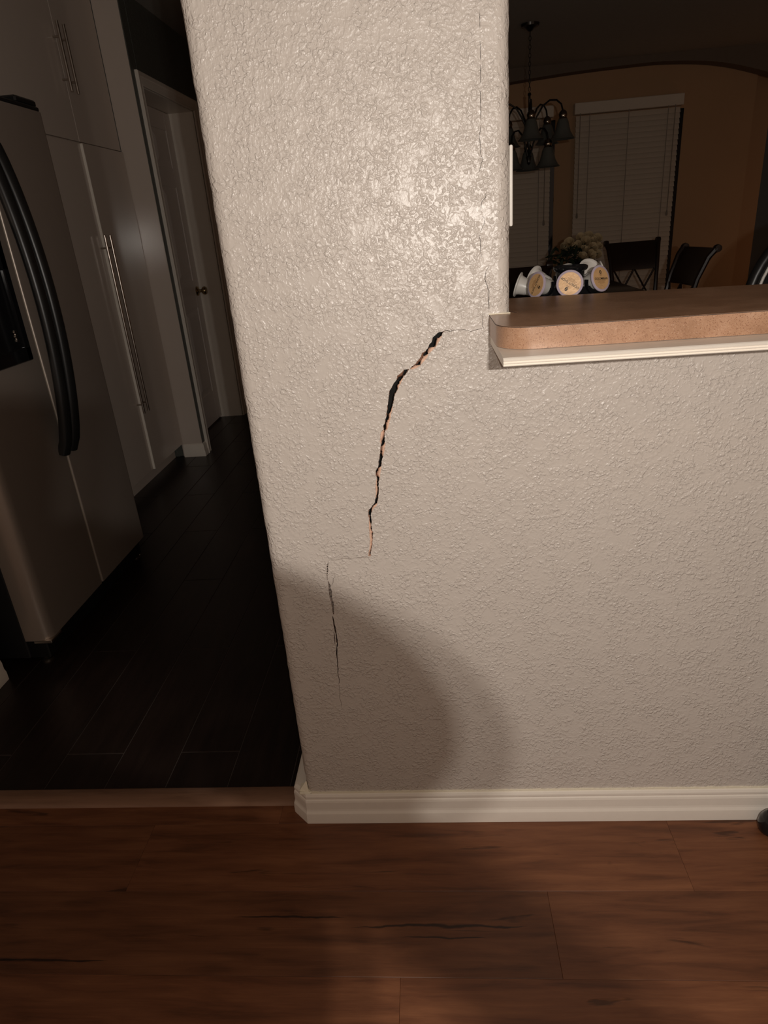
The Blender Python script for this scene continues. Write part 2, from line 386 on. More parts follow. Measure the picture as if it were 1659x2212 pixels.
HAIR = {
    'H0': [(0.0265, 1.1346, 0.00177), (0.0301, 1.1342, 0.00155), (0.0344, 1.1335, 0.001), (0.0406, 1.1336, 0.00055)] ,
    'H1': [(0.0347, 1.1335, 0.00093), (0.045, 1.1344, 0.00074), (0.0578, 1.1344, 0.00074), (0.0705, 1.1304, 0.00093), (0.0769, 1.1322, 0.00074), (0.0891, 1.1342, 0.00093)] ,
    'TA': [(-0.2234, 0.7011, 0.00118), (-0.2269, 0.691, 0.00325), (-0.2281, 0.6791, 0.00385), (-0.2302, 0.6671, 0.00207), (-0.2299, 0.6583, 0.00074)] ,
    'TB': [(-0.2293, 0.6557, 0.00118), (-0.2276, 0.646, 0.00296), (-0.2273, 0.6319, 0.00414), (-0.2279, 0.6176, 0.00355), (-0.2256, 0.6068, 0.00355), (-0.2259, 0.5924, 0.00355), (-0.2264, 0.5815, 0.00266), (-0.2265, 0.5769, 0.00118)] ,
    'TC': [(-0.2289, 0.5734, 0.00074), (-0.2285, 0.5651, 0.00178), (-0.2277, 0.5503, 0.00207), (-0.227, 0.5372, 0.00207), (-0.2259, 0.5296, 0.00148), (-0.226, 0.5183, 0.00178), (-0.2263, 0.5051, 0.00163), (-0.2283, 0.4946, 0.00133), (-0.2297, 0.4841, 0.00207), (-0.2306, 0.4686, 0.00148), (-0.2305, 0.455, 0.00118), (-0.2318, 0.4491, 0.00118), (-0.2311, 0.4373, 0.00118), (-0.233, 0.4294, 0.00089), (-0.232, 0.4174, 0.00089), (-0.2318, 0.4074, 0.00089), (-0.2342, 0.3994, 0.00059)] ,
    'TD': [(-0.2339, 0.3943, 0.00037), (-0.2341, 0.3729, 0.00037), (-0.2358, 0.3627, 0.00044), (-0.2342, 0.3523, 0.00037), (-0.2334, 0.3387, 0.0003)] ,
    'TE': [(-0.2303, 0.5336, 0.00104), (-0.2305, 0.5242, 0.00104), (-0.2309, 0.5109, 0.00089), (-0.231, 0.5014, 0.00059)] ,
    'TF': [(-0.214, 0.6715, 0.00037), (-0.2141, 0.6655, 0.00059), (-0.2179, 0.6613, 0.00074), (-0.2191, 0.6526, 0.00044), (-0.2234, 0.6449, 0.00044)] ,
    'TG': [(-0.218, 0.7025, 0.00059), (-0.2122, 0.7033, 0.00059), (-0.2029, 0.7044, 0.00059), (-0.1952, 0.7057, 0.00059), (-0.1786, 0.7058, 0.00044), (-0.1679, 0.7066, 0.00044), (-0.1452, 0.7068, 0.00044)] ,
    'TH': [(-0.2305, 0.7031, 0.00044), (-0.2312, 0.6912, 0.00044)] ,
    'V0': [(0.1022, 1.2333, 0.00128), (0.0968, 1.2258, 0.00128), (0.0948, 1.2132, 0.0015), (0.0982, 1.2027, 0.0015), (0.1013, 1.1938, 0.00171), (0.1004, 1.1765, 0.00171), (0.1009, 1.1632, 0.00171)] ,
    'V1': [(0.091, 1.1595, 0.00064), (0.0896, 1.1381, 0.00064), (0.0924, 1.1334, 0.00085)] ,
    'V2': [(0.0876, 1.2812, 0.00107), (0.0883, 1.2689, 0.00107), (0.0878, 1.2607, 0.00128), (0.0905, 1.2472, 0.00107)] ,
    'V3': [(0.0985, 1.3416, 0.00085), (0.0977, 1.3354, 0.00107), (0.092, 1.3296, 0.00107), (0.0892, 1.318, 0.00085)] ,
    'V4': [(0.0921, 1.3093, 0.00085), (0.0969, 1.3047, 0.00107), (0.0958, 1.3008, 0.00107), (0.0886, 1.2852, 0.00085)] ,
    'V5': [(0.0913, 1.4161, 0.00085), (0.0906, 1.3984, 0.00085), (0.0942, 1.3892, 0.00085), (0.0885, 1.373, 0.00085)] ,
    'V6': [(0.0932, 1.582, 0.00082), (0.093, 1.5503, 0.00082), (0.093, 1.516, 0.00082), (0.0918, 1.4826, 0.00082), (0.092, 1.439, 0.0011), (0.0882, 1.4056, 0.0011)] ,
}
XL, XR, RB, RR, TH, ZB, ZH, XE = -0.345, 0.1365, 0.022, 0.020, 0.14, 1.1090, 2.25, 2.3
def jag(pts, step, amp):
    out = []
    for i in range(len(pts) - 1):
        p, q = Vector(pts[i]), Vector(pts[i + 1]); n = max(1, int((q - p).length / step))
        for k in range(n):
            t = p.lerp(q, k / n)
            if i or k: t = t + Vector((random.uniform(-amp, amp), random.uniform(-amp, amp) * 0.6))
            out.append(t)
    out.append(Vector(pts[-1])); return out
def ribbon(pw, amp=0.00025, KW=0.8):
    pts = [Vector((p[0], p[1])) for p in pw]; ws = [max(p[2] * KW, 0.0006) for p in pw]
    P, Wd = [], []
    for i in range(len(pts) - 1):
        n = max(1, int((pts[i + 1] - pts[i]).length / 0.004))
        for k in range(n):
            t = k / n; P.append(pts[i].lerp(pts[i + 1], t) + Vector((random.uniform(-1, 1), random.uniform(-1, 1))) * amp * 1.5); Wd.append((ws[i] * (1 - t) + ws[i + 1] * t) * random.uniform(0.75, 1.2))
    P.append(pts[-1]); Wd.append(ws[-1] * 0.5); Wd[0] *= 0.5
    l, r = [], []
    for i, p in enumerate(P):
        d = (P[min(i + 1, len(P) - 1)] - P[max(i - 1, 0)]).normalized(); nrm = Vector((-d.y, d.x))
        l.append(p + nrm * Wd[i] / 2); r.append(p - nrm * Wd[i] / 2)
    return l + r[::-1]
main_holes = [jag(CR1L, 0.0022, 0.0005) + jag(CR1R, 0.0022, 0.0005)[::-1], jag(CR2L, 0.0022, 0.0006) + jag(CR2R, 0.0022, 0.0006)[::-1]]
thin = {k: ribbon(v, 0.00025, 1.45 if k in ('TB', 'TC', 'TE') else 0.5 if k[0] == 'V' else 0.85) for k, v in HAIR.items() if k != 'V6'}
for k, (i, f0, f1) in enumerate(((0, 0.15, 0.75), (1, 0.2, 0.9), (2, 0.1, 0.8), (3, 0.0, 0.9), (4, 0.1, 0.9))):
    p, q = HAIR['V6'][i], HAIR['V6'][i + 1]; L_ = lambda t: (p[0] + (q[0] - p[0]) * t, p[1] + (q[1] - p[1]) * t, 0.0007)
    thin['bead%d' % k] = ribbon([L_(f0), L_((f0 + f1) / 2), L_(f1)], 0.0002)
holes = main_holes + list(thin.values())
def inside(p, poly):
    c = False; n = len(poly); x, y = p
    for i in range(n):
        x1, y1 = poly[i]; x2, y2 = poly[i - 1]
        if (y1 > y) != (y2 > y) and x < (x2 - x1) * (y - y1) / (y2 - y1) + x1: c = not c
    return c
outline = [Vector(p) for p in ((XL + RB, 0), (XE, 0), (XE, ZB), (XR - RR, ZB), (XR - RR, ZH), (XE, ZH), (XE, 2.55), (XL + RB, 2.55))]
vs, es = [], []
for poly in [outline] + holes:
    b0 = len(vs); vs += [Vector(p) for p in poly]; n = len(poly)
    es += [(b0 + i, b0 + (i + 1) % n) for i in range(n)]
rv, re_, rf = delaunay_2d_cdt(vs, es, [], 0, 1e-7)[:3]
bbs = [(min(p[0] for p in h), max(p[0] for p in h), min(p[1] for p in h), max(p[1] for p in h)) for h in holes]
bm = B(); bv = [bm.verts.new((p[0], 0, p[1])) for p in rv]
for f in rf:
    c = sum((Vector(rv[i]) for i in f), Vector((0, 0))) / len(f)
    if not inside(c, outline): continue
    if any(b[0] <= c.x <= b[1] and b[2] <= c.y <= b[3] and inside(c, h) for b, h in zip(bbs, holes)): continue
    try: bm.faces.new([bv[i] for i in f])
    except ValueError: pass
for v in [v for v in bm.verts if not v.link_faces]: bm.verts.remove(v)
def bull(bm, x_in, sx, r, z0, z1, n):
    rows = []
    for i in range(n + 1):
        z = z0 + (z1 - z0) * i / n; e = 0.0 if i in (0, n) else random.uniform(-0.0007, 0.0007)
        row = [bm.verts.new((x_in, 0, z))]
        for k in range(1, 7):
            t = k / 6 * PI / 2; row.append(bm.verts.new((x_in + sx * (r + e) * math.sin(t), r - (r + e * 0.5) * math.cos(t), z)))
        row.append(bm.verts.new((x_in + sx * r, TH, z))); rows.append(row)
    for i in range(n):
        for k in range(7): bm.faces.new((rows[i][k], rows[i][k + 1], rows[i + 1][k + 1], rows[i + 1][k]))
bull(bm, XL + RB, -1, RB, 0, 2.55, 150)
bull(bm, XR - RR, 1, RR, ZB, ZH, 90)
back = [(XL, 0), (XE, 0), (XE, ZB), (XR, ZB), (XR, ZH), (XE, ZH), (XE, 2.55), (XL, 2.55)]
bm.faces.new([bm.verts.new((x, TH, z)) for x, z in back][::-1])
bm.faces.new([bm.verts.new(p) for p in ((XR - RR, 0, ZB), (XE, 0, ZB), (XE, TH, ZB), (XR - RR, TH, ZB))])
bm.faces.new([bm.verts.new(p) for p in ((XR - RR, 0, ZH), (XR - RR, TH, ZH), (XE, TH, ZH), (XE, 0, ZH))])
me = bpy.data.meshes.new('wall_center'); bm.normal_update(); bm.to_mesh(me); bm.free(); me.materials.append(M['wall']); me.shade_smooth(); me.set_sharp_from_angle(angle=math.radians(30))
wall = tag(new_obj('wall_center', me), 'cracked grey textured wall and post beside the bar counter', kind='structure')
def edge_strip(poly, d, rag):
    """broken drywall edge running back from the painted face"""
    bm = B(); n = len(poly); cx = sum((p for p in poly), Vector((0, 0))) / n
    rows = [[bm.verts.new((p[0], 0.0, p[1])) for p in poly]]
    for dep, amp in ((d * 0.35, rag), (d, rag * 1.4)):
        rows.append([bm.verts.new((p[0] + random.uniform(-amp, amp), dep, p[1] + random.uniform(-amp, amp))) for p in poly])
    for a_, b_ in zip(rows, rows[1:]):
        for i in range(n): bm.faces.new((a_[i], a_[(i + 1) % n], b_[(i + 1) % n], b_[i]))
    return bm
for h in main_holes:
    tag(obj('crack_edge', edge_strip(h, 0.0127, 0.0009), M['gypsum'], wall, smooth=False), 'torn salmon drywall edge inside the wide crack')
bm = B()
for h in thin.values():
    n = len(h); a_ = [bm.verts.new((p[0], 0, p[1])) for p in h]; b_ = [bm.verts.new((p[0], 0.008, p[1])) for p in h]
    for i in range(n): bm.faces.new((a_[i], a_[(i + 1) % n], b_[(i + 1) % n], b_[i]))
tag(obj('hairline_crack_edge', bm, M['gypsum_dk'], wall, smooth=False), 'dark edges of the fine hairline cracks')
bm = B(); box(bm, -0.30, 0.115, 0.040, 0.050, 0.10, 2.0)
obj('cavity_dark_sheet', bm, M['cavity'], wall, smooth=False)  # near-black sheet, the dark of the hollow put into its colour
# torn paper flakes curling from the wide crack: lower or right lip lit by the lamp
def flake(side_pts, width, name='paper_flake', y=-0.0012):
    bm = B(); n = len(side_pts); a_, b_ = [], []
    for i, p in enumerate(side_pts):
        e = math.sin(PI * i / (n - 1)) * width * random.uniform(0.55, 1.15)
        a_.append(bm.verts.new((p[0], y * 0.3, p[1]))); b_.append(bm.verts.new((p[0] + FL[0] * e, 0.0035 * abs(e) / 0.004, p[1] + FL[1] * e)))
    for i in range(n - 1): bm.faces.new((a_[i], a_[i + 1], b_[i + 1], b_[i]))
    me = mesh_of(bm, M['gypsum'], True, 60, name); o = new_obj(name, me, wall)
    sm = o.modifiers.new('thickness', 'SOLIDIFY'); sm.thickness = 0.0006
    return o
def sub(pts, i0, i1): return jag(pts[i0:i1], 0.0025, 0.0004)
for pts, i0, i1, wd, fl in ((CR1R, 2, 6, 0.0042, (-0.8, 0.6)), (CR1R, 5, 8, 0.0060, (-0.75, 0.65)), (CR1R, 7, 11, 0.0058, (-0.75, 0.65)), (CR1R, 10, 14, 0.0045, (-0.6, 0.7)),
                            (CR2R, 2, 6, 0.0025, (-0.9, 0.3)), (CR2R, 8, 12, 0.0030, (-1, 0.2)), (CR2R, 10, 14, 0.0050, (-1, 0.15)), (CR2R, 16, 20, 0.0050, (-1, 0.1)),
                            (CR2R, 21, 25, 0.0068, (-1, 0.0)), (CR2R, 29, 33, 0.0040, (-0.7, 0.7)), (CR2L, 14, 19, 0.0050, (1, 0)), (CR2L, 26, 31, 0.0030, (1, 0)), (CR2L, 36, 45, 0.0045, (1, 0)),
                            (CR2L, 1, 5, 0.0045, (0.7, -0.7)), (CR1L, 9, 15, 0.0038, (0.8, -0.6))):
    FL = Vector(fl).normalized(); o = flake(sub(pts, i0, i1), wd * 1.35)
    if pts in (CR1L,) or (pts is CR2L and i0 < 5): o.data.materials[0] = M['gypsum_dk']  # overhanging upper left flakes coloured dark for their shade
# mesh joint tape showing through the lower crack
bm = B()
for key, st, th in (('TA', 0.0030, 0.0013), ('TB', 0.0026, 0.0008)):
    c = HAIR[key]
    for i in range(len(c) - 1):
        p, q = Vector(c[i][:2]), Vector(c[i + 1][:2]); n = max(1, int(abs(p.y - q.y) / st))
        for k in range(n):
            t = p.lerp(q, k / n); wd = c[i][2] * 0.9 + 0.0008
            obox(bm, (t.x - wd, 0.0012, t.y - 0.0003), (t.x + wd, 0.0012, t.y + 0.0003), 0.0006, th)
tag(obj('mesh_tape', bm, M['tape'], wall, smooth=False), 'pale threads of joint tape crossing the lower crack', kind='stuff')

# baseboard of the cracked wall, with its bevelled corner piece
PROF = [(-0.028, 0.0), (0.0145, 0.0), (0.0145, 0.018), (0.0135, 0.029), (0.0108, 0.036), (0.0100, 0.041), (0.0100, 0.062), (0.0088, 0.067), (0.0068, 0.070), (0.0080, 0.0735), (0.0078, 0.078), (0.0055, 0.083), (0.0, 0.0855), (-0.028, 0.0855)]
bm = B(); sweep(bm, [(XE, 0), (-0.343, 0), (-0.372, 0.028), (-0.372, 0.14)], [(o, z) for o, z in PROF])
struct('baseboard_center', bm, M['white_trim'], label='white moulded baseboard with bevelled corner under the cracked wall', ang=9)
bm = B(); pts = []
x = -0.33
while x < XE: pts.append((x, 0.0875 + random.uniform(-0.0006, 0.0012))); x += 0.006
prism(bm, [(-0.336, 0.0835), (XE, 0.0835)] + pts[::-1], -0.0030, 0.0015, 'y')
box(bm, -0.362, -0.33, -0.003, 0.03, 0.080, 0.087, 0.002)
bc = obj('caulk_bead', bm, M['caulk'], bpy.data.objects['baseboard_center'], smooth=False); bc['label'] = 'ragged cream caulk along the top of the baseboard'
bm = B(); vq = [bm.verts.new(p) for p in ((-0.362, 0.004, 0.086), (-0.338, -0.001, 0.087), (-0.3435, 0.012, 0.112), (-0.350, 0.04, 0.086))]
for f in ((0, 1, 2), (0, 2, 3), (1, 3, 2), (0, 3, 1)): bm.faces.new([vq[i] for i in f])
obj('corner_caulk', bm, M['caulk'], bpy.data.objects['baseboard_center'], smooth=False)

# ------------------------------------------------------------ bar counter on the low wall
bar = thing('bar_counter', 'brown speckled laminate bar counter on the low wall beside the post', 'counter', (0.101, 0, 1.1112))
ox, oz = 0.101, 1.1112
poly = [(0.101, -0.0006), (0.101, -0.105)]
for k in range(1, 8):
    t = k / 8 * PI / 2; poly.append((0.101 + 0.052 * (1 - math.cos(t)), -0.105 - 0.055 * math.sin(t)))
poly += [(0.153, -0.160), (2.28, -0.160), (2.28, 0.15), (0.66, 0.150), (0.165, 0.226), (0.142, 0.229), (0.1372, 0.148), (0.1385, 0.03), (0.151, 0.008), (0.140, -0.0006)]
bm = B(); prism(bm, [(x - ox, y) for x, y in poly], 0.0118, 0.0445); obj('countertop', bm, M['laminate'], bar, ang=50)
bm = B(); prism(bm, [((x - ox) * 1.0005 - 0.0004, y - 0.0004 if y < 0.1 else y) for x, y in poly[:9] + poly[9:]], 0.0432, 0.0442); obj('laminate_seam', bm, M['seam'], bar, ang=50)
bm = B()
prism(bm, [(0.0, -0.0020), (-0.2095, -0.0020), (-0.2115, -0.0005), (-0.2100, 0.0012), (-0.2120, 0.0030), (-0.2102, 0.0048), (-0.2120, 0.0066), (-0.2085, 0.0092), (-0.2060, 0.0104), (-0.165, 0.0112), (0.0, 0.0112)], 0.001, 2.17, 'x')
obj('trim_board', bm, M['white_trim'], bar, smooth=False)['label'] = 'white moulded trim board under the countertop'
bm = B(); box(bm, -0.001, 0.0355, -0.0012, 0.005, 0.0445, 0.0464, 0.0006); obj('caulk_bead', bm, M['caulk'], bar)
# light switch plate on the side of the post
sw = thing('switch_plate', 'white switch plate edge-on on the side of the post', 'switch', (XR, 0.055, 1.29))
bm = B(); box(bm, 0.0003, 0.0062, -0.038, 0.038, 0.0, 0.118, 0.0028, 2); obj('plate', bm, M['white_plastic'], sw)
bm = B(); box(bm, 0.006, 0.0085, -0.016, 0.016, 0.026, 0.092, 0.001); obj('rocker', bm, M['white_plastic'], sw)

# ------------------------------------------------------------ room shell beyond the wall
CEIL = 2.55
bm = B(); box(bm, -3.0, 4.6, -4.2, 7.8, CEIL, CEIL + 0.1)
struct('ceiling', bm, M['ceiling'], smooth=False)
bm = B(); box(bm, -3.0, 3.155, 6.3, 6.6, 0, CEIL)
struct('wall_back', bm, M['tan_wall'], smooth=False, label='tan dining room wall behind the table')
bm = B(); box(bm, 3.155, 3.45, 6.62, 6.8, 0, CEIL); struct('wall_back_strip', bm, M['tan_wall'], smooth=False, label='narrow set-back strip of tan wall right of the corner')
bm = B(); box(bm, 3.3, 4.6, 7.5, 7.7, 0, CEIL); struct('wall_far', bm, M['blue_wall'], smooth=False, label='dark slate wall at the far right')
bm = B(); box(bm, 4.5, 4.6, 0.0, 7.6, 0, CEIL); struct('wall_right', bm, M['tan_wall'], smooth=False)
# dark brown arched slab in front of the dining wall
arch = [(-0.1, 2.36), (0.30, 2.395), (0.86, 2.443), (1.4, 2.474), (1.9, 2.487), (2.3, 2.484), (2.75, 2.435), (3.25, 2.30), (4.5, 1.9)]
def smooth_line(p, n=6):
    out = []
    for i in range(len(p) - 1):
        a0, a1, a2, a3 = [Vector(p[max(0, min(len(p) - 1, i + k))]) for k in (-1, 0, 1, 2)]
        for k in range(n):
            t = k / n; out.append(tuple(0.5 * (2 * a1 + (a2 - a0) * t + (2 * a0 - 5 * a1 + 4 * a2 - a3) * t * t + (3 * a1 - a0 - 3 * a2 + a3) * t ** 3)))
    return out + [p[-1]]
arch_s = smooth_line(arch)
bm = B(); prism(bm, arch_s + [(4.5, CEIL), (-0.1, CEIL)], 6.12, 6.28, 'y'); struct('wall_arch_band', bm, M['arch_band'], smooth=False, label='dark arched band along the dining room ceiling')
# hall wall with the door, its return beside the pantry, the walls behind the fridge and pantry
HX = -1.53
bm = B()
box(bm, -1.75, HX, 2.955, 3.05, 0, CEIL, 0.006); box(bm, -1.75, HX, 3.97, 6.3, 0, CEIL); box(bm, -1.75, HX, 3.05, 3.97, 2.13, CEIL)
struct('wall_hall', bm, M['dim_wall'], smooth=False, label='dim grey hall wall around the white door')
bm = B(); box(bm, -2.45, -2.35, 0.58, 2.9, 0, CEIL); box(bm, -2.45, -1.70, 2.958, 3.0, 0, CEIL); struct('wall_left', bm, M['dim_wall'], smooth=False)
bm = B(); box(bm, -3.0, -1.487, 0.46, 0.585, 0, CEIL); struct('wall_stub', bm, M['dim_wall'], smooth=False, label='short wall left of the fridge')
BP = [(-0.004, 0.0), (0.0145, 0.0), (0.0145, 0.03), (0.010, 0.042), (0.010, 0.066), (0.006, 0.080), (0, 0.086), (-0.004, 0.086)]
bm = B(); sweep(bm, [(-1.487 + 0.0, 0.587), (-1.487, 0.587)][:0] or [(-2.6, 0.46), (-1.487, 0.46), (-1.487, 0.587)], [(-o, z) for o, z in BP])
struct('baseboard_left', bm, M['white_trim'], label='end of a white baseboard at the left edge', ang=25)
bm = B(); sweep(bm, [(HX, 3.0), (HX, 2.949), (-1.66, 2.949)], BP)
struct('baseboard_hall', bm, M['white_trim'], label='short white baseboard wrapping the hall wall corner', ang=25)
bm = B(); box(bm, -1.672, HX - 0.002, 2.950, 2.9545, 0.0, CEIL - 0.005, 0.001); struct('trim_2', bm, M['white_lam'], label='pale end panel between pantry and hall wall', ang=25)
# ------------------------------------------------------------ hall door
DX, DY0, DY1, DZ = -1.700, 3.075, 3.955, 2.113
door = thing('door_1', 'white six-panel hall door with dark knob', 'door', (DX, DY0, 0)); door['kind'] = 'structure'; del door['category']
def panel_door(bm, w_, h_, t):
    st, rl = 0.11, 0.11
    box(bm, -t, -0.006, 0, w_, 0.012, h_)
    ym = w_ / 2
    for y0, y1 in ((0, st), (ym - 0.05, ym + 0.05), (w_ - st, w_)): box(bm, -0.0065, 0, y0, y1, 0.012, h_, 0.0015)
    for z0, z1 in ((0.012, 0.24), (0.86, 1.05), (1.66, 1.78), (h_ - 0.11, h_)): box(bm, -0.0065, 0, st, ym - 0.05, z0, z1, 0.0015); box(bm, -0.0065, 0, ym + 0.05, w_ - st, z0, z1, 0.0015)
    return ym, st
bm = B(); ym, st = panel_door(bm, DY1 - DY0, DZ, 0.035); obj('door_slab', bm, M['white_door'], door, smooth=False)
W_ = DY1 - DY0
for y0, y1 in ((st, ym - 0.05), (ym + 0.05, W_ - st)):
    for z0, z1 in ((0.24, 0.86), (1.05, 1.66), (1.78, DZ - 0.11)):
        bm = B(); a_ = [(y0 + 0.018, z0 + 0.018), (y1 - 0.018, z0 + 0.018), (y1 - 0.018, z1 - 0.018), (y0 + 0.018, z1 - 0.018)]
        b_ = [(y0 + 0.05, z0 + 0.05), (y1 - 0.05, z0 + 0.05), (y1 - 0.05, z1 - 0.05), (y0 + 0.05, z1 - 0.05)]
        va = [bm.verts.new((-0.006, *p)) for p in a_]; vb = [bm.verts.new((0.0015, *p)) for p in b_]
        for i in range(4): bm.faces.new((va[i], va[(i + 1) % 4], vb[(i + 1) % 4], vb[i]))
        bm.faces.new(vb); bm.faces.new(va[::-1]); obj('door_panel', bm, M['white_door'], door, smooth=False)
kn = B(); rot = Matrix.Translation((0.0, W_ - 0.065, 0.972)) @ Matrix.Rotation(PI / 2, 4, 'Y')
lathe(kn, [(0, 0), (0.033, 0.0), (0.034, 0.006), (0.028, 0.012), (0.012, 0.016), (0.011, 0.036), (0.022, 0.042), (0.029, 0.052), (0.030, 0.062), (0.024, 0.072), (0.0, 0.076)], 20, rot)
obj('door_knob', kn, M['brass'], door)['label'] = 'dark brass knob'
bm = B()
box(bm, -0.05, 0.166, DY1 + 0.004 - DY0, DY1 + 0.03 - DY0, 0, DZ + 0.03); box(bm, -0.05, 0.166, -0.028, -0.004, 0, DZ + 0.03); box(bm, -0.05, 0.166, -0.028, W_ + 0.03, DZ + 0.004, DZ + 0.03)
box(bm, -0.05, -0.036, W_ - 0.01, W_ + 0.004, 0, DZ + 0.004); obj('door_jamb', bm, M['white_trim'], door, smooth=False)
bm = B(); cx = HX - DX; rows = []
cpath = [Vector(p) for p in ((-0.008, 0.0), (-0.008, DZ + 0.008), (W_ + 0.008, DZ + 0.008), (W_ + 0.008, 0.0))]
cprof = [(0.0, 0.0), (0.0, 0.009), (0.006, 0.012), (0.012, 0.010), (0.040, 0.012), (0.048, 0.017), (0.062, 0.019), (0.066, 0.015), (0.066, 0.0)]
for i, p in enumerate(cpath):
    mt = Vector(((-1, 0), (-1, 1), (1, 1), (1, 0))[i])
    rows.append([bm.verts.new((cx + h_, p.x + mt.x * o_, p.y + mt.y * o_)) for o_, h_ in cprof])
for a_, b_ in zip(rows, rows[1:]):
    for k in range(len(cprof) - 1): bm.faces.new((a_[k], a_[k + 1], b_[k + 1], b_[k]))
obj('door_casing', bm, M['white_trim'], door, ang=25)

# ------------------------------------------------------------ pantry cabinet
PX = -1.673
pan = thing('pantry_cabinet', 'tall white glossy pantry cabinet with four doors beyond the fridge', 'cabinet', (PX, 2.02, 0))
bm = B(); box(bm, -0.60, -0.020, 0.0, 0.926, 0.085, CEIL - 0.03, 0.002); obj('carcass', bm, M['white_lam'], pan, ang=25)
bm = B(); box(bm, -0.60, -0.055, 0.0, 0.926, 0.0, 0.085); obj('toe_kick', bm, M['white_lam'], pan, smooth=False)
def bar_handle(z0, z1, y, parent, posts):
    bm = B(); tube(bm, [(0.034, y, z0), (0.034, y, z1)], 0.0068, 12)
    h = obj('handle', bm, M['steel'], parent)
    for z in posts:
        bm = B(); tube(bm, [(0.0, y, z), (0.034, y, z)], 0.0045, 8); obj('handle_post', bm, M['steel'], h)
SEAM = 0.440
for nm, y0, y1, z0, z1, hy, hz in (('door', 0.002, SEAM - 0.002, 0.09, 1.795, SEAM - 0.030, (0.435, 1.372)), ('door', SEAM + 0.003, 0.926, 0.09, 1.795, SEAM + 0.034, (0.435, 1.372)),
                                   ('door', -0.50, SEAM - 0.001, 1.802, CEIL - 0.04, SEAM - 0.030, (2.005, 2.285)), ('door', SEAM + 0.002, 0.926, 1.802, CEIL - 0.04, SEAM + 0.034, (2.005, 2.285))):
    bm = B(); dz = 0.011 if y0 > 0.1 and z0 < 1 else 0.0
    box(bm, -0.019, dz, y0, y1, z0, z1, 0.0012); d_ = obj(nm, bm, M['white_lam'], pan, ang=25)
    bar_handle(hz[0], hz[1], hy, d_, (hz[0] + 0.05, hz[1] - 0.06))
bm = B(); box(bm, -0.002, 0.0125, SEAM - 0.001, SEAM + 0.0035, 0.09, 1.79); obj('edge_strip', bm, M['white_trim'], pan, smooth=False)['label'] = 'white strip for the lit edge of the right lower door'  # paler strip makes this door edge look lit by colour
bm = B(); box(bm, -0.55, -0.0205, -0.50, -0.002, 1.84, CEIL - 0.03, 0.002); obj('over_fridge_panel', bm, M['white_lam'], pan, ang=25)

# ------------------------------------------------------------ fridge
FX, FY0, FY1, FG, FT = -1.342, 0.665, 1.512, 1.071, 1.79
fr = thing('refrigerator', 'dark two-door refrigerator with curved black handles and dispenser at left', 'refrigerator', (FX, FY0, 0))
bm = B(); box(bm, -0.78, -0.094, 0.006, FY1 - FY0 - 0.006, 0.02, FT - 0.015, 0.004); obj('body', bm, M['fridge_side'], fr, ang=25)
def fdoor(y0, y1, r0, r1):
    pts = [(-0.088, y0), (-0.088, y1)]
    for k in range(0, 9): t = k / 8 * PI / 2; pts.append((-r1 * 1.25 + r1 * 1.25 * math.sin(t), y1 - r1 + r1 * math.cos(t)))
    for k in range(0, 9): t = k / 8 * PI / 2; pts.append((-r0 * 1.25 + r0 * 1.25 * math.cos(t), y0 + r0 - r0 * math.sin(t)))
    bm = B(); prism(bm, pts, 0.095, FT - 0.02); return bm
gy = FG - FY0
d1 = obj('freezer_door', fdoor(0.0, gy - 0.004, 0.042, 0.006), M['fridge_door'], fr, ang=30)
d2 = obj('fridge_door', fdoor(gy + 0.004, FY1 - FY0, 0.006, 0.03), M['fridge_door'], fr, ang=30)
bm = B(); box(bm, -0.05, -0.004, gy - 0.0035, gy + 0.0035, 0.097, FT - 0.022); obj('door_gasket', bm, M['gasket'], fr, smooth=False)
bm = B(); box(bm, -0.74, -0.03, 0.02, FY1 - FY0 - 0.02, 0.012, 0.088, 0.004)
for k in range(7): box(bm, -0.034, -0.026, 0.05, FY1 - FY0 - 0.05, 0.022 + k * 0.009, 0.0255 + k * 0.009)
obj('base_grille', bm, M['black_plastic'], fr, ang=25)
for y in (0.035, FY1 - FY0 - 0.035):
    bm = B(); lathe(bm, [(0, 0), (0.020, 0), (0.021, 0.006), (0.009, 0.010), (0.009, 0.035), (0, 0.035)], 14, c=(-0.055, y, 0)); obj('foot', bm, M['steel'], fr)
bm = B(); box(bm, -0.06, 0.004, 0.0, 0.07, 0.084, 0.0945, 0.002); obj('hinge_bracket', bm, M['steel'], fr, ang=25)
bm = B(); box(bm, -0.30, -0.004, 0.02, FY1 - FY0 - 0.02, FT - 0.0195, FT - 0.004, 0.004); box(bm, -0.12, -0.012, FY1 - FY0 - 0.15, FY1 - FY0 - 0.015, FT - 0.005, FT + 0.018, 0.006)
obj('top_hinge_cover', bm, M['black_plastic'], fr, ang=25)
for y, par in ((gy - 0.026, d1), (gy + 0.027, d2)):
    bm = B(); pts, rs = [], []
    for k in range(25):
        t = k / 24; z = 0.645 + t * 1.02; b_ = math.sin(PI * min(1, max(0, t))) ** 0.62
        pts.append((0.004 + 0.072 * b_, y + (0.006 if y > gy else -0.006) * b_, z)); rs.append(0.0235 + 0.004 * (1 - b_))
    tube(bm, pts, rs, 14, flat=0.8); h = obj('handle', bm, M['black_plastic'], par); h['label'] = 'long bowed black handle'
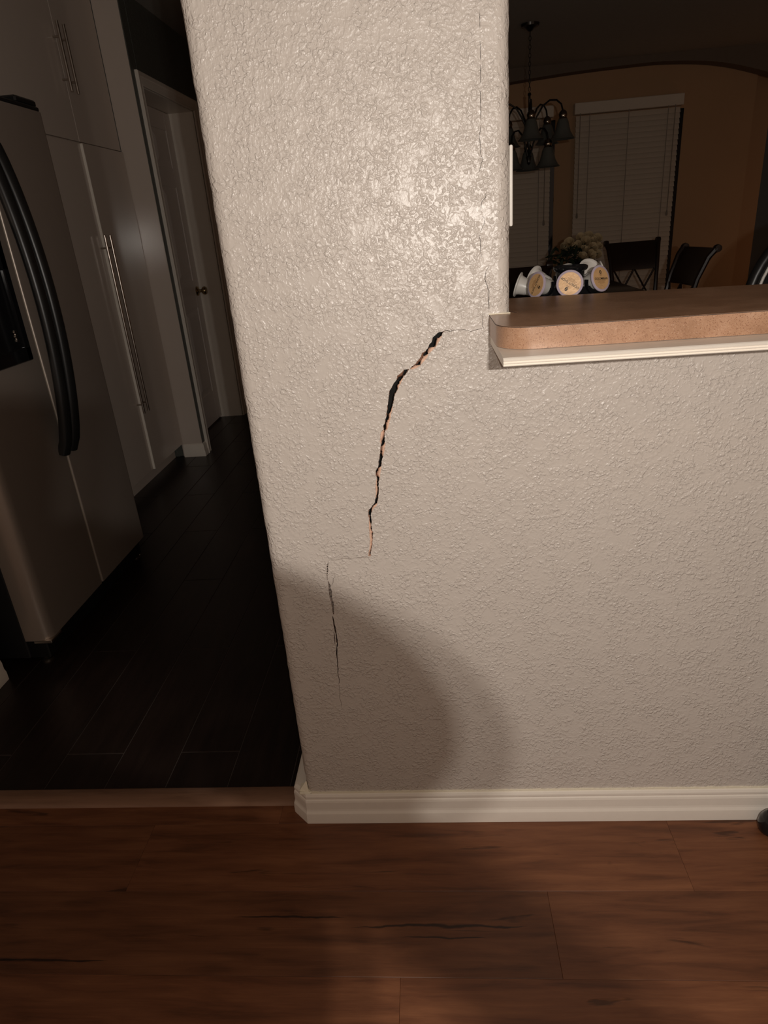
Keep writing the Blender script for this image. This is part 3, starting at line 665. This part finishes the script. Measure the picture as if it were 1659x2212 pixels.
# water and ice dispenser
bm = B(); y0, y1, z0, z1 = 0.09, gy - 0.055, 0.985, 1.40
for b_ in ((0, 0.010, y0, y1, z0, z0 + 0.045), (0, 0.010, y0, y1, 1.27, z1), (0, 0.010, y0, y0 + 0.03, z0, z1), (0, 0.010, y1 - 0.03, y1, z0, z1)): box(bm, *b_, 0.003)
dsp = obj('dispenser', bm, M['black_gloss'], fr, ang=25); dsp['label'] = 'black water dispenser on the nearer door'
bm = B(); box(bm, 0.0004, 0.003, y0 + 0.03, y1 - 0.03, z0 + 0.045, 1.27); obj('dispenser_recess', bm, M['black_gloss'], dsp, smooth=False)
bm = B()
for k in range(3): lathe(bm, [(0, 0), (0.008, 0), (0.007, 0.004), (0, 0.005)], 10, Matrix.Translation((0.003, y1 - 0.055, 1.055 + 0.014 * k)) @ Matrix.Rotation(PI / 2, 4, 'Y'))
obj('dispenser_dome', bm, M['chrome'], dsp)  # small chrome domes in a column inside the recess

# ------------------------------------------------------------ kitchen base cabinet under the pods
kc = thing('base_cabinet', 'kitchen base cabinet standing behind the low wall', 'cabinet', (0.2, 0.15, 0))
bm = B(); box(bm, 0, 2.0, 0.0, 0.56, 0.10, 0.905, 0.002); box(bm, 0.02, 1.98, 0.0, 0.50, 0.0, 0.10); obj('carcass', bm, M['white_lam'], kc, smooth=False)
for k in range(4):
    bm = B(); box(bm, 0.005 + 0.5 * k, 0.495 + 0.5 * k, 0.56, 0.58, 0.11, 0.90, 0.002); obj('door', bm, M['white_lam'], kc, smooth=False)
wt = thing('worktop', 'brown laminate kitchen worktop lower than the bar', 'counter', (0.19, 0.15, 0.906))
bm = B(); box(bm, 0, 2.02, 0, 0.61, 0, 0.04, 0.004, 2); obj('slab', bm, M['laminate'], wt, ang=40)

# ------------------------------------------------------------ coffee pods on their carousel
CZ = 0.9465; CC = Vector((0.313, 0.398, CZ)); PZ = 1.168
car = thing('pod_carousel', 'black coffee pod carousel behind the bar counter', 'carousel', CC)
bm = B(); lathe(bm, [(0, 0), (0.085, 0), (0.088, 0.006), (0.07, 0.012), (0.03, 0.016), (0, 0.016)], 32); obj('base', bm, M['black_gloss'], car)
bm = B(); lathe(bm, [(0, 0.015), (0.030, 0.015), (0.030, 0.238), (0.0355, 0.241), (0.0375, 0.245), (0.0375, 0.249), (0.034, 0.2505), (0.031, 0.247), (0.027, 0.232), (0, 0.230)], 28); obj('column', bm, M['black_gloss'], car)
D0 = math.atan2(-0.98, -0.197)
for tz in (PZ - CZ, PZ - CZ - 0.068, PZ - CZ - 0.136):
    bm = B(); lathe(bm, [(0.071, tz - 0.030), (0.073, tz - 0.030), (0.073, tz - 0.010), (0.071, tz - 0.010), (0.071, tz - 0.030)], 36); obj('tier_ring', bm, M['black_gloss'], car)
for tz in (PZ - CZ, PZ - CZ - 0.068, PZ - CZ - 0.136):
    for k in range(8):
        a_ = D0 + k * PI / 4; mm = Matrix.Translation((0, 0, tz)) @ Matrix.Rotation(a_, 4, 'Z') @ Matrix.Rotation(PI / 2, 4, 'Y')
        bm = B(); lathe(bm, [(0.0235, 0.068), (0.0265, 0.0685), (0.0285, 0.072), (0.0285, 0.0775), (0.0262, 0.079), (0.0250, 0.0775), (0.0235, 0.072), (0.0235, 0.068)], 22, mm)
        bmesh.ops.delete(bm, geom=[v for v in bm.verts if v.co.z - tz > 0.004], context='VERTS')
        cr = obj('cradle', bm, M['black_gloss'], car)
        bm = B(); obox(bm, mm @ Vector((0.0265, 0, 0.026)), mm @ Vector((0.0265, 0, 0.072)), 0.010, 0.003); obj('cradle_arm', bm, M['black_gloss'], cr)
def text_mesh(txt, size, mat, parent, loc, rot, name='lettering'):
    cu = bpy.data.curves.new('t', 'FONT'); cu.body = txt; cu.size = size; cu.align_x = 'CENTER'; cu.align_y = 'CENTER'; cu.extrude = 0.00012; cu.offset = size * 0.012
    t = bpy.data.objects.new('t', cu); COL.objects.link(t); dg = bpy.context.evaluated_depsgraph_get()
    me = bpy.data.meshes.new_from_object(t.evaluated_get(dg)); bpy.data.objects.remove(t); me.materials.clear(); me.materials.append(mat)
    o = new_obj(name, me, parent); o.location = loc; o.rotation_euler = rot; return o
def pod(label, ang, spin, words=None, tilt=0.0, rr=0.098, dz=0.0, grp='coffee pods on the carousel'):
    """axis +Z of the pod is the lid normal, pointing outward from the carousel"""
    p = thing('coffee_pod', label, 'coffee pod', group=grp)
    a_ = D0 + ang
    outw = Vector((math.cos(a_) * math.cos(tilt), math.sin(a_) * math.cos(tilt), math.sin(tilt)))
    ref = Vector((0, 0, 1)); yv = (ref - outw * ref.dot(outw)).normalized(); xv = yv.cross(outw)
    R = Matrix((xv, yv, outw)).transposed() @ Matrix.Rotation(spin, 3, 'Z')
    p.matrix_world = Matrix.Translation(CC + Vector((outw.x * rr, outw.y * rr, PZ - CZ + dz + outw.z * 0.02))) @ R.to_4x4()
    bm = B(); lathe(bm, [(0, -0.043), (0.0135, -0.043), (0.0148, -0.041), (0.0168, -0.024), (0.0176, -0.0235), (0.0200, -0.010), (0.0222, -0.0045), (0.0250, -0.003)], 28); obj('cup', bm, M['cup'], p)
    bm = B(); lathe(bm, [(0.0225, -0.0031), (0.0272, -0.0029), (0.0275, -0.0020), (0.0272, -0.0005), (0.0264, 0.0), (0, 0.0)], 36); lid = obj('lid', bm, M['lid_rim'] if words else M['cup'], p)
    lid['label'] = 'lilac rimmed lid' if words else 'white rimmed lid'
    bm = B(); lathe(bm, [(0.0228, 0.0), (0.0226, 0.00035), (0, 0.00035)], 36); obj('foil', bm, M['foil'], lid, smooth=False)
    if words:
        text_mesh(words, 0.0078 if len(words) < 9 else 0.0066, M['ink'], lid, (0, 0.001 if len(words) < 9 else -0.001, 0.0006), (0, 0, 0))
        bm = B(); z = 0.0004
        lathe(bm, [(0.0042, z), (0.0040, z + 0.0003), (0, z + 0.0003)], 14, Matrix.Translation((0, 0.0125, 0)) @ Matrix.Scale(0.75, 4, (1, 0, 0)))
        e = obj('emblem', bm, M['ink'], lid, smooth=False)
        bm = B(); tube(bm, [(-0.0018, 0.0098, 0.0009), (0.0006, 0.0115, 0.0009), (-0.0006, 0.0135, 0.0009), (0.0018, 0.0152, 0.0009)], 0.00045, 6); obj('emblem_swirl', bm, M['foil'], lid)
        bm = B()
        for y, hw in ((0.0072, 0.0035), (0.0058, 0.0028), (-0.0046, 0.013), (-0.0064, 0.009), (-0.0083, 0.011), (-0.0101, 0.006), (-0.0150, 0.001)):
            box(bm, -hw, hw, y - 0.00028, y + 0.00028, 0.0003, 0.0006)
        obj('small_print', bm, M['ink_brown'], lid, smooth=False)['kind'] = 'stuff'
    return p
pod('coffee pod facing front with an upside-down donut shop lid', 0.0, math.radians(147), 'DONUT SHOP', tilt=0.22, dz=-0.0045)
pod('coffee pod with donut shop lid tilted left beside the white-backed pod', -math.radians(47), math.radians(-112), 'DONUT SHOP', tilt=0.22, dz=-0.006)
pod('coffee pod with colombian lid at the carousel right', math.radians(48), math.radians(-4), 'COLOMBIAN', tilt=0.28, dz=-0.002, rr=0.088)
pod('white coffee pod seen side-on at the far left of the carousel', -math.radians(97), 0.3, tilt=0.32, dz=-0.012, rr=0.122)
pod('white coffee pod seen edge-on at the far right of the carousel', math.radians(92), 0.2, tilt=0.40, dz=0.002, rr=0.080)
pod('white coffee pod at back left showing its cup', -math.radians(120), 0.4, tilt=0.34, dz=-0.002, rr=0.100)
pod('large white coffee pod cup at back right above the colombian lid', math.radians(150), 0.1, tilt=0.45, dz=0.004)
pod('white coffee pod rim peeking over the back of the black column', math.radians(184), 0.0, tilt=0.3, dz=-0.004)

# ------------------------------------------------------------ dining room: windows and blinds
def blind(x0, x1, label):
    ztop, zbot = 2.235, 0.44; y = 6.22
    b = thing('window_blind', label, 'blind', ((x0 + x1) / 2, 6.3, zbot), group='cream blinds on the dining wall'); hw = (x1 - x0) / 2
    bm = B(); box(bm, -hw, hw, -0.10, -0.0, ztop - zbot - 0.095, ztop - zbot, 0.004); obj('valance', bm, M['blind'], b, ang=25)
    bm = B(); box(bm, -hw + 0.02, hw - 0.02, -0.085, -0.06, 0.0, 0.022, 0.004); obj('bottom_rail', bm, M['blind'], b, ang=25)
    bm = B(); vs_ = []
    for k in range(5):
        u = (k / 4 - 0.5) * 0.052; vs_.append((u, 0.0016 * (1 - (2 * k / 4 - 1) ** 2)))
    ca, sa = math.cos(math.radians(62)), math.sin(math.radians(62))
    prof = [(u * ca - h_ * sa, u * sa + h_ * ca) for u, h_ in vs_]; prof2 = [(u * ca - (h_ - 0.0025) * sa, u * sa + (h_ - 0.0025) * ca) for u, h_ in vs_[::-1]]
    prism(bm, prof + prof2, -hw + 0.018, hw - 0.022, 'x'); sm = mesh_of(bm, M['blind'], True, 40, 'slat')
    n = 37; pitch = (ztop - zbot - 0.13) / n
    for k in range(n): new_obj('slat', sm, b, (0, -0.072, 0.045 + k * pitch))
    for fx in (-0.36, 0.0, 0.36):
        bm = B(); box(bm, fx * 2 * hw - 0.003, fx * 2 * hw + 0.003, -0.104, -0.1025, 0.0, ztop - zbot - 0.09); obj('ladder_cord', bm, M['cord'], b, smooth=False)
    for wx, zl in ((-hw + 0.05, 0.84), (hw - 0.08, 0.80)):
        bm = B(); tube(bm, [(wx, -0.112, ztop - zbot - 0.09), (wx, -0.112, zl)], 0.004, 6); lathe(bm, [(0, 0), (0.009, 0.003), (0.011, 0.02), (0.006, 0.05), (0, 0.055)], 8, c=(wx, -0.112, zl - 0.05)); obj('pull_cord', bm, M['cord'], b)
    return b
blind(1.468, 2.474, 'wide cream window blind behind the dining chair')
blind(0.30, 1.272, 'cream window blind behind the chandelier, next to the post')
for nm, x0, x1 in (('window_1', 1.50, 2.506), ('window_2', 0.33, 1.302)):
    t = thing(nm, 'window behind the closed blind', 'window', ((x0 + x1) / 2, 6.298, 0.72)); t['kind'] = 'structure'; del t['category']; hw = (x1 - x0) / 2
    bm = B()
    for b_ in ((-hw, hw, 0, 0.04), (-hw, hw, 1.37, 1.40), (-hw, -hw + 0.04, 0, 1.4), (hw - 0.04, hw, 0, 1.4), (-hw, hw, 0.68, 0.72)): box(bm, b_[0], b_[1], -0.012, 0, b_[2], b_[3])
    obj('window_frame', bm, M['iron'], t, smooth=False); bm = B(); box(bm, -hw + 0.01, hw - 0.004, -0.018, -0.013, -0.2, 1.39); obj('pane_with_shade_strip', bm, M['glass'], t, smooth=False)  # dark pane runs past the blind, standing in for its cast shadow

# ------------------------------------------------------------ dining table, chairs, flowers
tb = thing('dining_table', 'dark wooden dining table under the chandelier', 'table', (1.0, 4.05, 0))
bm = B(); box(bm, -0.78, 0.44, -0.50, 0.58, 0.745, 0.785, 0.006, 2); obj('tabletop', bm, M['table_wood'], tb, ang=30)
bm = B(); box(bm, -0.70, 0.36, -0.42, 0.50, 0.66, 0.745, 0.003); obj('apron', bm, M['dark_wood'], tb, ang=30)
for x in (-0.69, 0.35):
    for y in (-0.14, 0.49): bm = B(); tube(bm, [(x, y, 0), (x, y, 0.70)], [0.026, 0.04], 4); obj('leg', bm, M['dark_wood'], tb, smooth=False)
def chair(label, loc, rz):
    c = thing('dining_chair', label, 'chair', loc, rz, 'dark dining chairs with crossed backs')
    bm = B(); box(bm, -0.215, 0.215, -0.20, 0.22, 0.44, 0.485, 0.012, 2); obj('seat', bm, M['dark_wood'], c, ang=40)
    for sx in (-1, 1):
        bm = B(); tube(bm, [(sx * 0.185, 0.19, 0), (sx * 0.185, 0.19, 0.445)], [0.016, 0.021], 6); obj('leg', bm, M['dark_wood'], c)
        bm = B(); tube(bm, [(sx * 0.175, -0.25, 0), (sx * 0.175, -0.19, 0.30), (sx * 0.178, -0.185, 0.46)], [0.016, 0.02, 0.021], 6); obj('leg', bm, M['dark_wood'], c)
        bm = B(); tube(bm, [(sx * 0.178, -0.185, 0.46), (sx * 0.184, -0.205, 0.66), (sx * 0.197, -0.245, 0.84), (sx * 0.212, -0.295, 0.97), (sx * 0.222, -0.335, 1.02)], [0.020, 0.018, 0.017, 0.018, 0.021], 8)
        lathe(bm, [(0, -0.02), (0.022, -0.018), (0.025, 0), (0.022, 0.018), (0, 0.02)], 12, Matrix.Translation((sx * 0.222, -0.342, 1.02)) @ Matrix.Rotation(PI / 2, 4, 'Y')); obj('back_post', bm, M['dark_wood'], c)
    bm = B(); rows = []
    for k in range(9):
        t = k / 8; z = 0.795 + t * 0.225; y = -0.232 - 0.105 * (t ** 1.5); hw = 0.192 + 0.028 * t; row = []
        for i in range(7):
            u = i / 6 * 2 - 1; row.append((u * hw, y - 0.018 * (1 - u * u), z))
        rows.append(row)
    f_ = [[bm.verts.new(p) for p in r] for r in rows]; k_ = [[bm.verts.new((p[0], p[1] - 0.016, p[2])) for p in r] for r in rows]
    for i in range(8):
        for j in range(6): bm.faces.new((f_[i][j], f_[i][j + 1], f_[i + 1][j + 1], f_[i + 1][j])); bm.faces.new((k_[i][j], k_[i + 1][j], k_[i + 1][j + 1], k_[i][j + 1]))
    for j in range(6): bm.faces.new((f_[0][j], k_[0][j], k_[0][j + 1], f_[0][j + 1])); bm.faces.new((f_[8][j], f_[8][j + 1], k_[8][j + 1], k_[8][j]))
    for i in range(8): bm.faces.new((f_[i][0], f_[i + 1][0], k_[i + 1][0], k_[i][0])); bm.faces.new((f_[i][6], k_[i][6], k_[i + 1][6], f_[i + 1][6]))
    obj('back_panel', bm, M['dark_wood'], c)
    for s in (-1, 1):
        for o in (-0.088, 0.088):
            bm = B(); pts = []
            for k in range(7):
                t = k / 6; pts.append((o + s * 0.085 * (1 - 2 * t), -0.19 - 0.045 * t, 0.50 + 0.30 * t))
            tube(bm, pts, 0.0085, 6); obj('cross_bar', bm, M['dark_wood'], c)
    for z, y in ((0.22, None), (0.27, 0.19)):
        bm = B()
        if y is None:
            for sx in (-1, 1): tube(bm, [(sx * 0.183, 0.19, z), (sx * 0.176, -0.205, z)], 0.010, 6)
        else: tube(bm, [(-0.185, y, z), (0.185, y, z)], 0.010, 6)
        obj('stretcher', bm, M['dark_wood'], c)
    return c
chair('dark dining chair beyond the table, its panelled back in front of the wide blind', (1.80, 4.83, 0), PI + 0.03)
chair('dark dining chair at the right end of the table, seen side-on', (1.47, 3.63, 0), PI / 2 + 0.10)
chair('dark dining chair nearest the bar, its top seen beside the post', (0.50, 3.43, 0), 0.02)
fl = thing('flower_arrangement', 'cream roses in a dark vase on the dining table', 'flowers', (1.13, 4.25, 0.785))
bm = B(); lathe(bm, [(0, 0), (0.06, 0), (0.075, 0.03), (0.085, 0.09), (0.07, 0.14), (0.06, 0.16), (0.066, 0.17), (0.055, 0.165), (0, 0.12)], 20); obj('vase', bm, M['vase'], fl)
bm = B()
for k in range(170):
    a_, e = random.uniform(0, 2 * PI), random.uniform(-0.5, 1.4); r = random.uniform(0.06, 0.16)
    p = Vector((-0.04 + math.cos(a_) * math.cos(e) * r * 1.25, math.sin(a_) * math.cos(e) * r, 0.19 + math.sin(e) * r * 0.72)); d = Vector((random.uniform(-1, 1), random.uniform(-1, 1), random.uniform(-0.6, 0.9))).normalized() * 0.035
    s = d.cross(Vector((random.random(), random.random(), 1))).normalized() * 0.012
    q = [bm.verts.new(v) for v in (p - d, p + s, p + d, p - s)]; bm.faces.new(q)
tag(obj('foliage', bm, M['leaf'], fl, smooth=False), 'dark green leaves', kind='stuff')
def rose_mesh():
    bm = B()
    for L_, (n, r, h_) in enumerate(((5, 0.030, 0.030), (4, 0.022, 0.034), (3, 0.013, 0.036))):
        for k in range(n):
            a0 = 2 * PI * k / n + L_; grid = []
            for i in range(4):
                v = i / 3; rr = r * (0.35 + 0.75 * v ** 0.6) * (1.0 if i < 3 else 1.12); row = []
                for j in range(5):
                    u = j / 4 - 0.5; aa = a0 + u * (2 * PI / n) * 1.35; row.append(bm.verts.new((rr * math.cos(aa), rr * math.sin(aa), h_ * v * (1 - 0.35 * (2 * u) ** 2) - 0.008)))
                grid.append(row)
            for i in range(3):
                for j in range(4): bm.faces.new((grid[i][j], grid[i][j + 1], grid[i + 1][j + 1], grid[i + 1][j]))
    return mesh_of(bm, M['rose'], True, 60, 'rose')
rm = rose_mesh()
for k, (x, z, y) in enumerate(((0.02, 0.20, -0.10), (0.075, 0.21, -0.11), (0.045, 0.245, -0.06), (0.10, 0.255, -0.05), (-0.005, 0.275, -0.03), (0.06, 0.30, 0.0), (0.13, 0.205, -0.05), (0.115, 0.30, 0.02), (0.03, 0.325, 0.03), (-0.06, 0.30, 0.0), (-0.095, 0.265, 0.03), (0.09, 0.33, 0.05), (0.15, 0.26, 0.03), (0.155, 0.31, 0.06))):
    o = new_obj('rose', rm, fl, (x, y, z)); o.rotation_euler = (random.uniform(0.5, 1.2), random.uniform(-0.4, 0.4), random.uniform(-0.6, 0.9)); o.scale = (1.05,) * 3

# ------------------------------------------------------------ chandelier
ch = thing('chandelier', 'dark bronze chandelier with bell shades hanging left of the wide blind', 'chandelier', (0.815, 4.6, CEIL))
bm = B(); lathe(bm, [(0, -0.05), (0.015, -0.045), (0.03, -0.03), (0.062, -0.018), (0.066, -0.002), (0, 0)], 24); obj('canopy', bm, M['iron'], ch)
for k in range(14):
    bm = B(); z = -0.062 - 0.026 * k; ex = (0.008, 0, 0) if k % 2 else (0, 0.008, 0)
    pts = [Vector((ex[0] * math.cos(t), ex[1] * math.cos(t), z + 0.016 * math.sin(t))) for t in (2 * PI * i / 12 for i in range(13))]
    tube(bm, pts, 0.0022, 5, cap=False); obj('chain_link', bm, M['iron'], ch)
CD = -0.085
bm = B(); lathe(bm, [(r_, z_ + CD) for r_, z_ in ((0, -0.335), (0.008, -0.337), (0.012, -0.345), (0.014, -0.352), (0.008, -0.36), (0.0085, -0.46), (0.016, -0.47), (0.0085, -0.48), (0.009, -0.53), (0.026, -0.55), (0.03, -0.575), (0.02, -0.61), (0.010, -0.64), (0.010, -0.74), (0.022, -0.76), (0.012, -0.79), (0.014, -0.80), (0, -0.815))], 16); obj('stem', bm, M['iron'], ch)
def light_arm(a_, R_, z0, s):
    m = Matrix.Rotation(a_, 4, 'Z')
    pts = [m @ Vector((x * R_ / 0.25, 0, z0 + z)) for x, z in ((0.02, -0.575), (0.055, -0.50), (0.10, -0.435), (0.15, -0.405), (0.20, -0.41), (0.235, -0.44), (0.25, -0.49))]
    bm = B(); tube(bm, pts, 0.0065, 7); arm = obj('arm', bm, M['iron'], ch); T = Matrix.Translation(m @ Vector((R_, 0, z0)))
    bm = B(); lathe(bm, [(0, -0.477), (0.012, -0.479), (0.026, -0.493), (0.031, -0.511), (0.027, -0.527), (0.032, -0.537), (0, -0.537)], 18, T); obj('socket', bm, M['bronze'], arm)
    bm = B(); lathe(bm, [(r_, -0.536 + z_) for r_, z_ in ((0.030, 0.0), (0.040, -0.018), (0.048, -0.05), (0.058, -0.085), (0.078, -0.118), (0.094, -0.132), (0.090, -0.130), (0.074, -0.113), (0.054, -0.083), (0.044, -0.05), (0.036, -0.018), (0.026, -0.003))], 24, T); obj('bell_shade', bm, M['frosted'], arm)
for k in range(5): light_arm(math.radians(-95 + 72 * k), 0.25, CD, 1)
for k in range(3): light_arm(math.radians(-35 + 120 * k), 0.155, CD - 0.175, 1)
# ------------------------------------------------------------ seats at the right edge
ar = thing('arched_chair', 'black arched-back chair with pale edging at the right edge beyond the bar', 'chair', (1.265, 1.28, 0))
for x in (-0.17, 0.17):
    for y in (-0.17, 0.17): bm = B(); tube(bm, [(x * 1.15, y * 1.15, 0), (x, y, 0.62)], 0.014, 8); obj('leg', bm, M['iron'], ar)
bm = B(); lathe(bm, [(0, 0.62), (0.20, 0.62), (0.215, 0.64), (0.21, 0.67), (0.17, 0.685), (0, 0.69)], 28); obj('seat', bm, M['black_plastic'], ar)
def arc(r, zc, y, n=26): return [(-r * math.cos(PI * k / n), y, zc + r * 1.05 * math.sin(PI * k / n)) for k in range(n + 1)]
bm = B(); tube(bm, [(-0.262, -0.17, 0.66)] + arc(0.262, 0.98, -0.20) + [(0.262, -0.17, 0.66)], 0.019, 10); obj('back_frame', bm, M['black_plastic'], ar)
bm = B(); tube(bm, [(-0.246, -0.180, 0.70)] + arc(0.246, 0.98, -0.216) + [(0.246, -0.180, 0.70)], 0.0045, 8); obj('lit_edge', bm, M['white_plastic'], ar)['label'] = 'white piping put in for the lit rim of the arch'  # white tube gives the rim its highlight by colour
bm = B(); pl = [(-0.235, 0.72)] + [(p[0], p[2]) for p in arc(0.235, 0.98, 0)] + [(0.235, 0.72)]; prism(bm, pl, -0.198, -0.186, 'y'); obj('backrest', bm, M['black_plastic'], ar)
st = thing('bar_stool', 'black foot of a bar stool at the right end of the baseboard', 'stool', (0.912, -0.248, 0))
for sx in (-1, 1):
    for sy in (-1, 1):
        bm = B(); tube(bm, [(sx * 0.202, sy * 0.202, 0.03), (sx * 0.15, sy * 0.15, 0.72)], 0.013, 10); lg = obj('leg', bm, M['iron'], st)
        bm = B(); lathe(bm, [(0, 0), (0.021, 0), (0.027, 0.006), (0.0285, 0.018), (0.026, 0.034), (0.019, 0.046), (0.014, 0.052), (0, 0.052)], 20, c=(sx * 0.204, sy * 0.204, 0)); obj('rubber_foot', bm, M['black_gloss'], lg)
bm = B(); lathe(bm, [(0, 0.715), (0.18, 0.715), (0.19, 0.735), (0.18, 0.765), (0, 0.775)], 28); obj('seat', bm, M['black_plastic'], st)
bm = B(); tube(bm, [(0.185 * math.cos(2 * PI * k / 32), 0.185 * math.sin(2 * PI * k / 32), 0.26) for k in range(33)], 0.009, 8, cap=False); obj('foot_ring', bm, M['iron'], st)

# ------------------------------------------------------------ the photographer behind the camera, whose hand shades the lower left
def skin_body(name, nodes, edges, mat, parent=None, root=0, sub=2):
    me = bpy.data.meshes.new(name); me.from_pydata([n[0] for n in nodes], edges, []); me.materials.append(mat)
    o = new_obj(name, me, parent); o.modifiers.new('skin', 'SKIN')
    for i, n in enumerate(nodes):
        s = me.skin_vertices[0].data[i]; r = n[1]; s.radius = r if isinstance(r, tuple) else (r, r); s.use_root = (i == root)
    o.modifiers['skin'].use_smooth_shade = True
    sb = o.modifiers.new('sub', 'SUBSURF'); sb.levels = sub; sb.render_levels = sub
    return o
per = thing('person', 'person in dark clothes behind the camera holding a phone, shading the lower wall', 'person', (0.18, -1.62, 0))
def pl_(p): return (p[0] - 0.18, p[1] + 1.62, p[2])
body = [((0.19, -1.62, 0.80), 0.125), ((0.19, -1.63, 0.98), 0.115), ((0.185, -1.64, 1.10), 0.125), ((0.17, -1.63, 1.20), 0.070), ((0.155, -1.615, 1.27), 0.048), ((0.14, -1.585, 1.335), 0.080), ((0.14, -1.575, 1.425), 0.085), ((0.14, -1.58, 1.485), 0.060),
        ((0.36, -1.63, 1.17), 0.055), ((0.41, -1.56, 0.98), 0.042), ((0.275, -1.375, 1.03), 0.033), ((0.195, -1.275, 1.10), 0.030),
        ((0.02, -1.63, 1.17), 0.055), ((-0.05, -1.56, 0.98), 0.042), ((-0.09, -1.40, 0.98), 0.036), ((-0.02, -1.29, 1.02), 0.05),
        ((0.28, -1.61, 0.72), 0.085), ((0.29, -1.59, 0.42), 0.058), ((0.29, -1.63, 0.09), 0.040), ((0.29, -1.53, 0.035), 0.034),
        ((0.10, -1.61, 0.72), 0.085), ((0.09, -1.59, 0.42), 0.058), ((0.09, -1.63, 0.09), 0.040), ((0.09, -1.53, 0.035), 0.034),
        ((0.128, -1.215, 1.135), (0.036, 0.022)), ((0.056, -1.196, 1.187), (0.030, 0.022)), ((0.1055, -1.196, 1.233), (0.057, 0.018)), ((0.067, -1.198, 1.257), (0.042, 0.018)), ((-0.01, -1.198, 1.270), 0.028),
        ((0.000, -1.236, 1.125), (0.080, 0.024)), ((-0.055, -1.210, 1.20), (0.04, 0.02)), ((0.080, -1.242, 1.125), (0.085, 0.024))]
ed = [(0, 1), (1, 2), (2, 3), (3, 4), (4, 5), (5, 6), (6, 7), (3, 8), (8, 9), (9, 10), (10, 11), (3, 12), (12, 13), (13, 14), (14, 15), (0, 16), (16, 17), (17, 18), (18, 19), (0, 20), (20, 21), (21, 22), (22, 23), (11, 24), (24, 25), (25, 26), (26, 27), (27, 28), (15, 29), (29, 30), (29, 31)]
skin_body('body', [(pl_(p), r) for p, r in body], ed, M['cloth'], per)
for k in range(4):
    z = 1.242 - 0.021 * k
    fn = [((0.100, -1.190, z - 0.006), 0.0095), ((0.060, -1.184, z + 0.004), 0.009), ((0.030, -1.183, z + 0.001), 0.008), ((0.012, -1.185, z - 0.003), 0.0065)]
    skin_body('finger', [(pl_(p), r) for p, r in fn], [(0, 1), (1, 2), (2, 3)], M['skin'], per, sub=1)
for y, z, r in ((-1.498, 1.395, 0.012),):
    bm = B(); bmesh.ops.create_icosphere(bm, subdivisions=2, radius=r, matrix=Matrix.Translation(pl_((0.14, y, z)))); obj('nose', bm, M['skin'], per)
bm = B(); tube(bm, [pl_((0.14 + 0.092 * math.sin(t), -1.575 - 0.098 * math.cos(t), 1.45)) for t in (2 * PI * k / 28 for k in range(29))], 0.012, 8, flat=0.4, cap=False); obj('hair_band', bm, M['cloth'], per)
ht = thing('head_torch', 'small head torch on the photographer forehead', 'torch', (0.13, -1.452, 1.39))
bm = B(); box(bm, -0.028, 0.028, -0.024, 0.010, -0.024, 0.024, 0.006, 2); obj('housing', bm, M['black_plastic'], ht)
ph = bpy.data.objects.new('phone', None); COL.objects.link(ph); tag(ph, 'black phone held up by the photographer', 'phone'); ph.matrix_world = CAM_M @ Matrix.Translation((-0.036, -0.062, 0.012))
bm = B(); box(bm, -0.037, 0.037, -0.078, 0.078, -0.004, 0.004, 0.003, 2); obj('phone_body', bm, M['black_gloss'], ph)
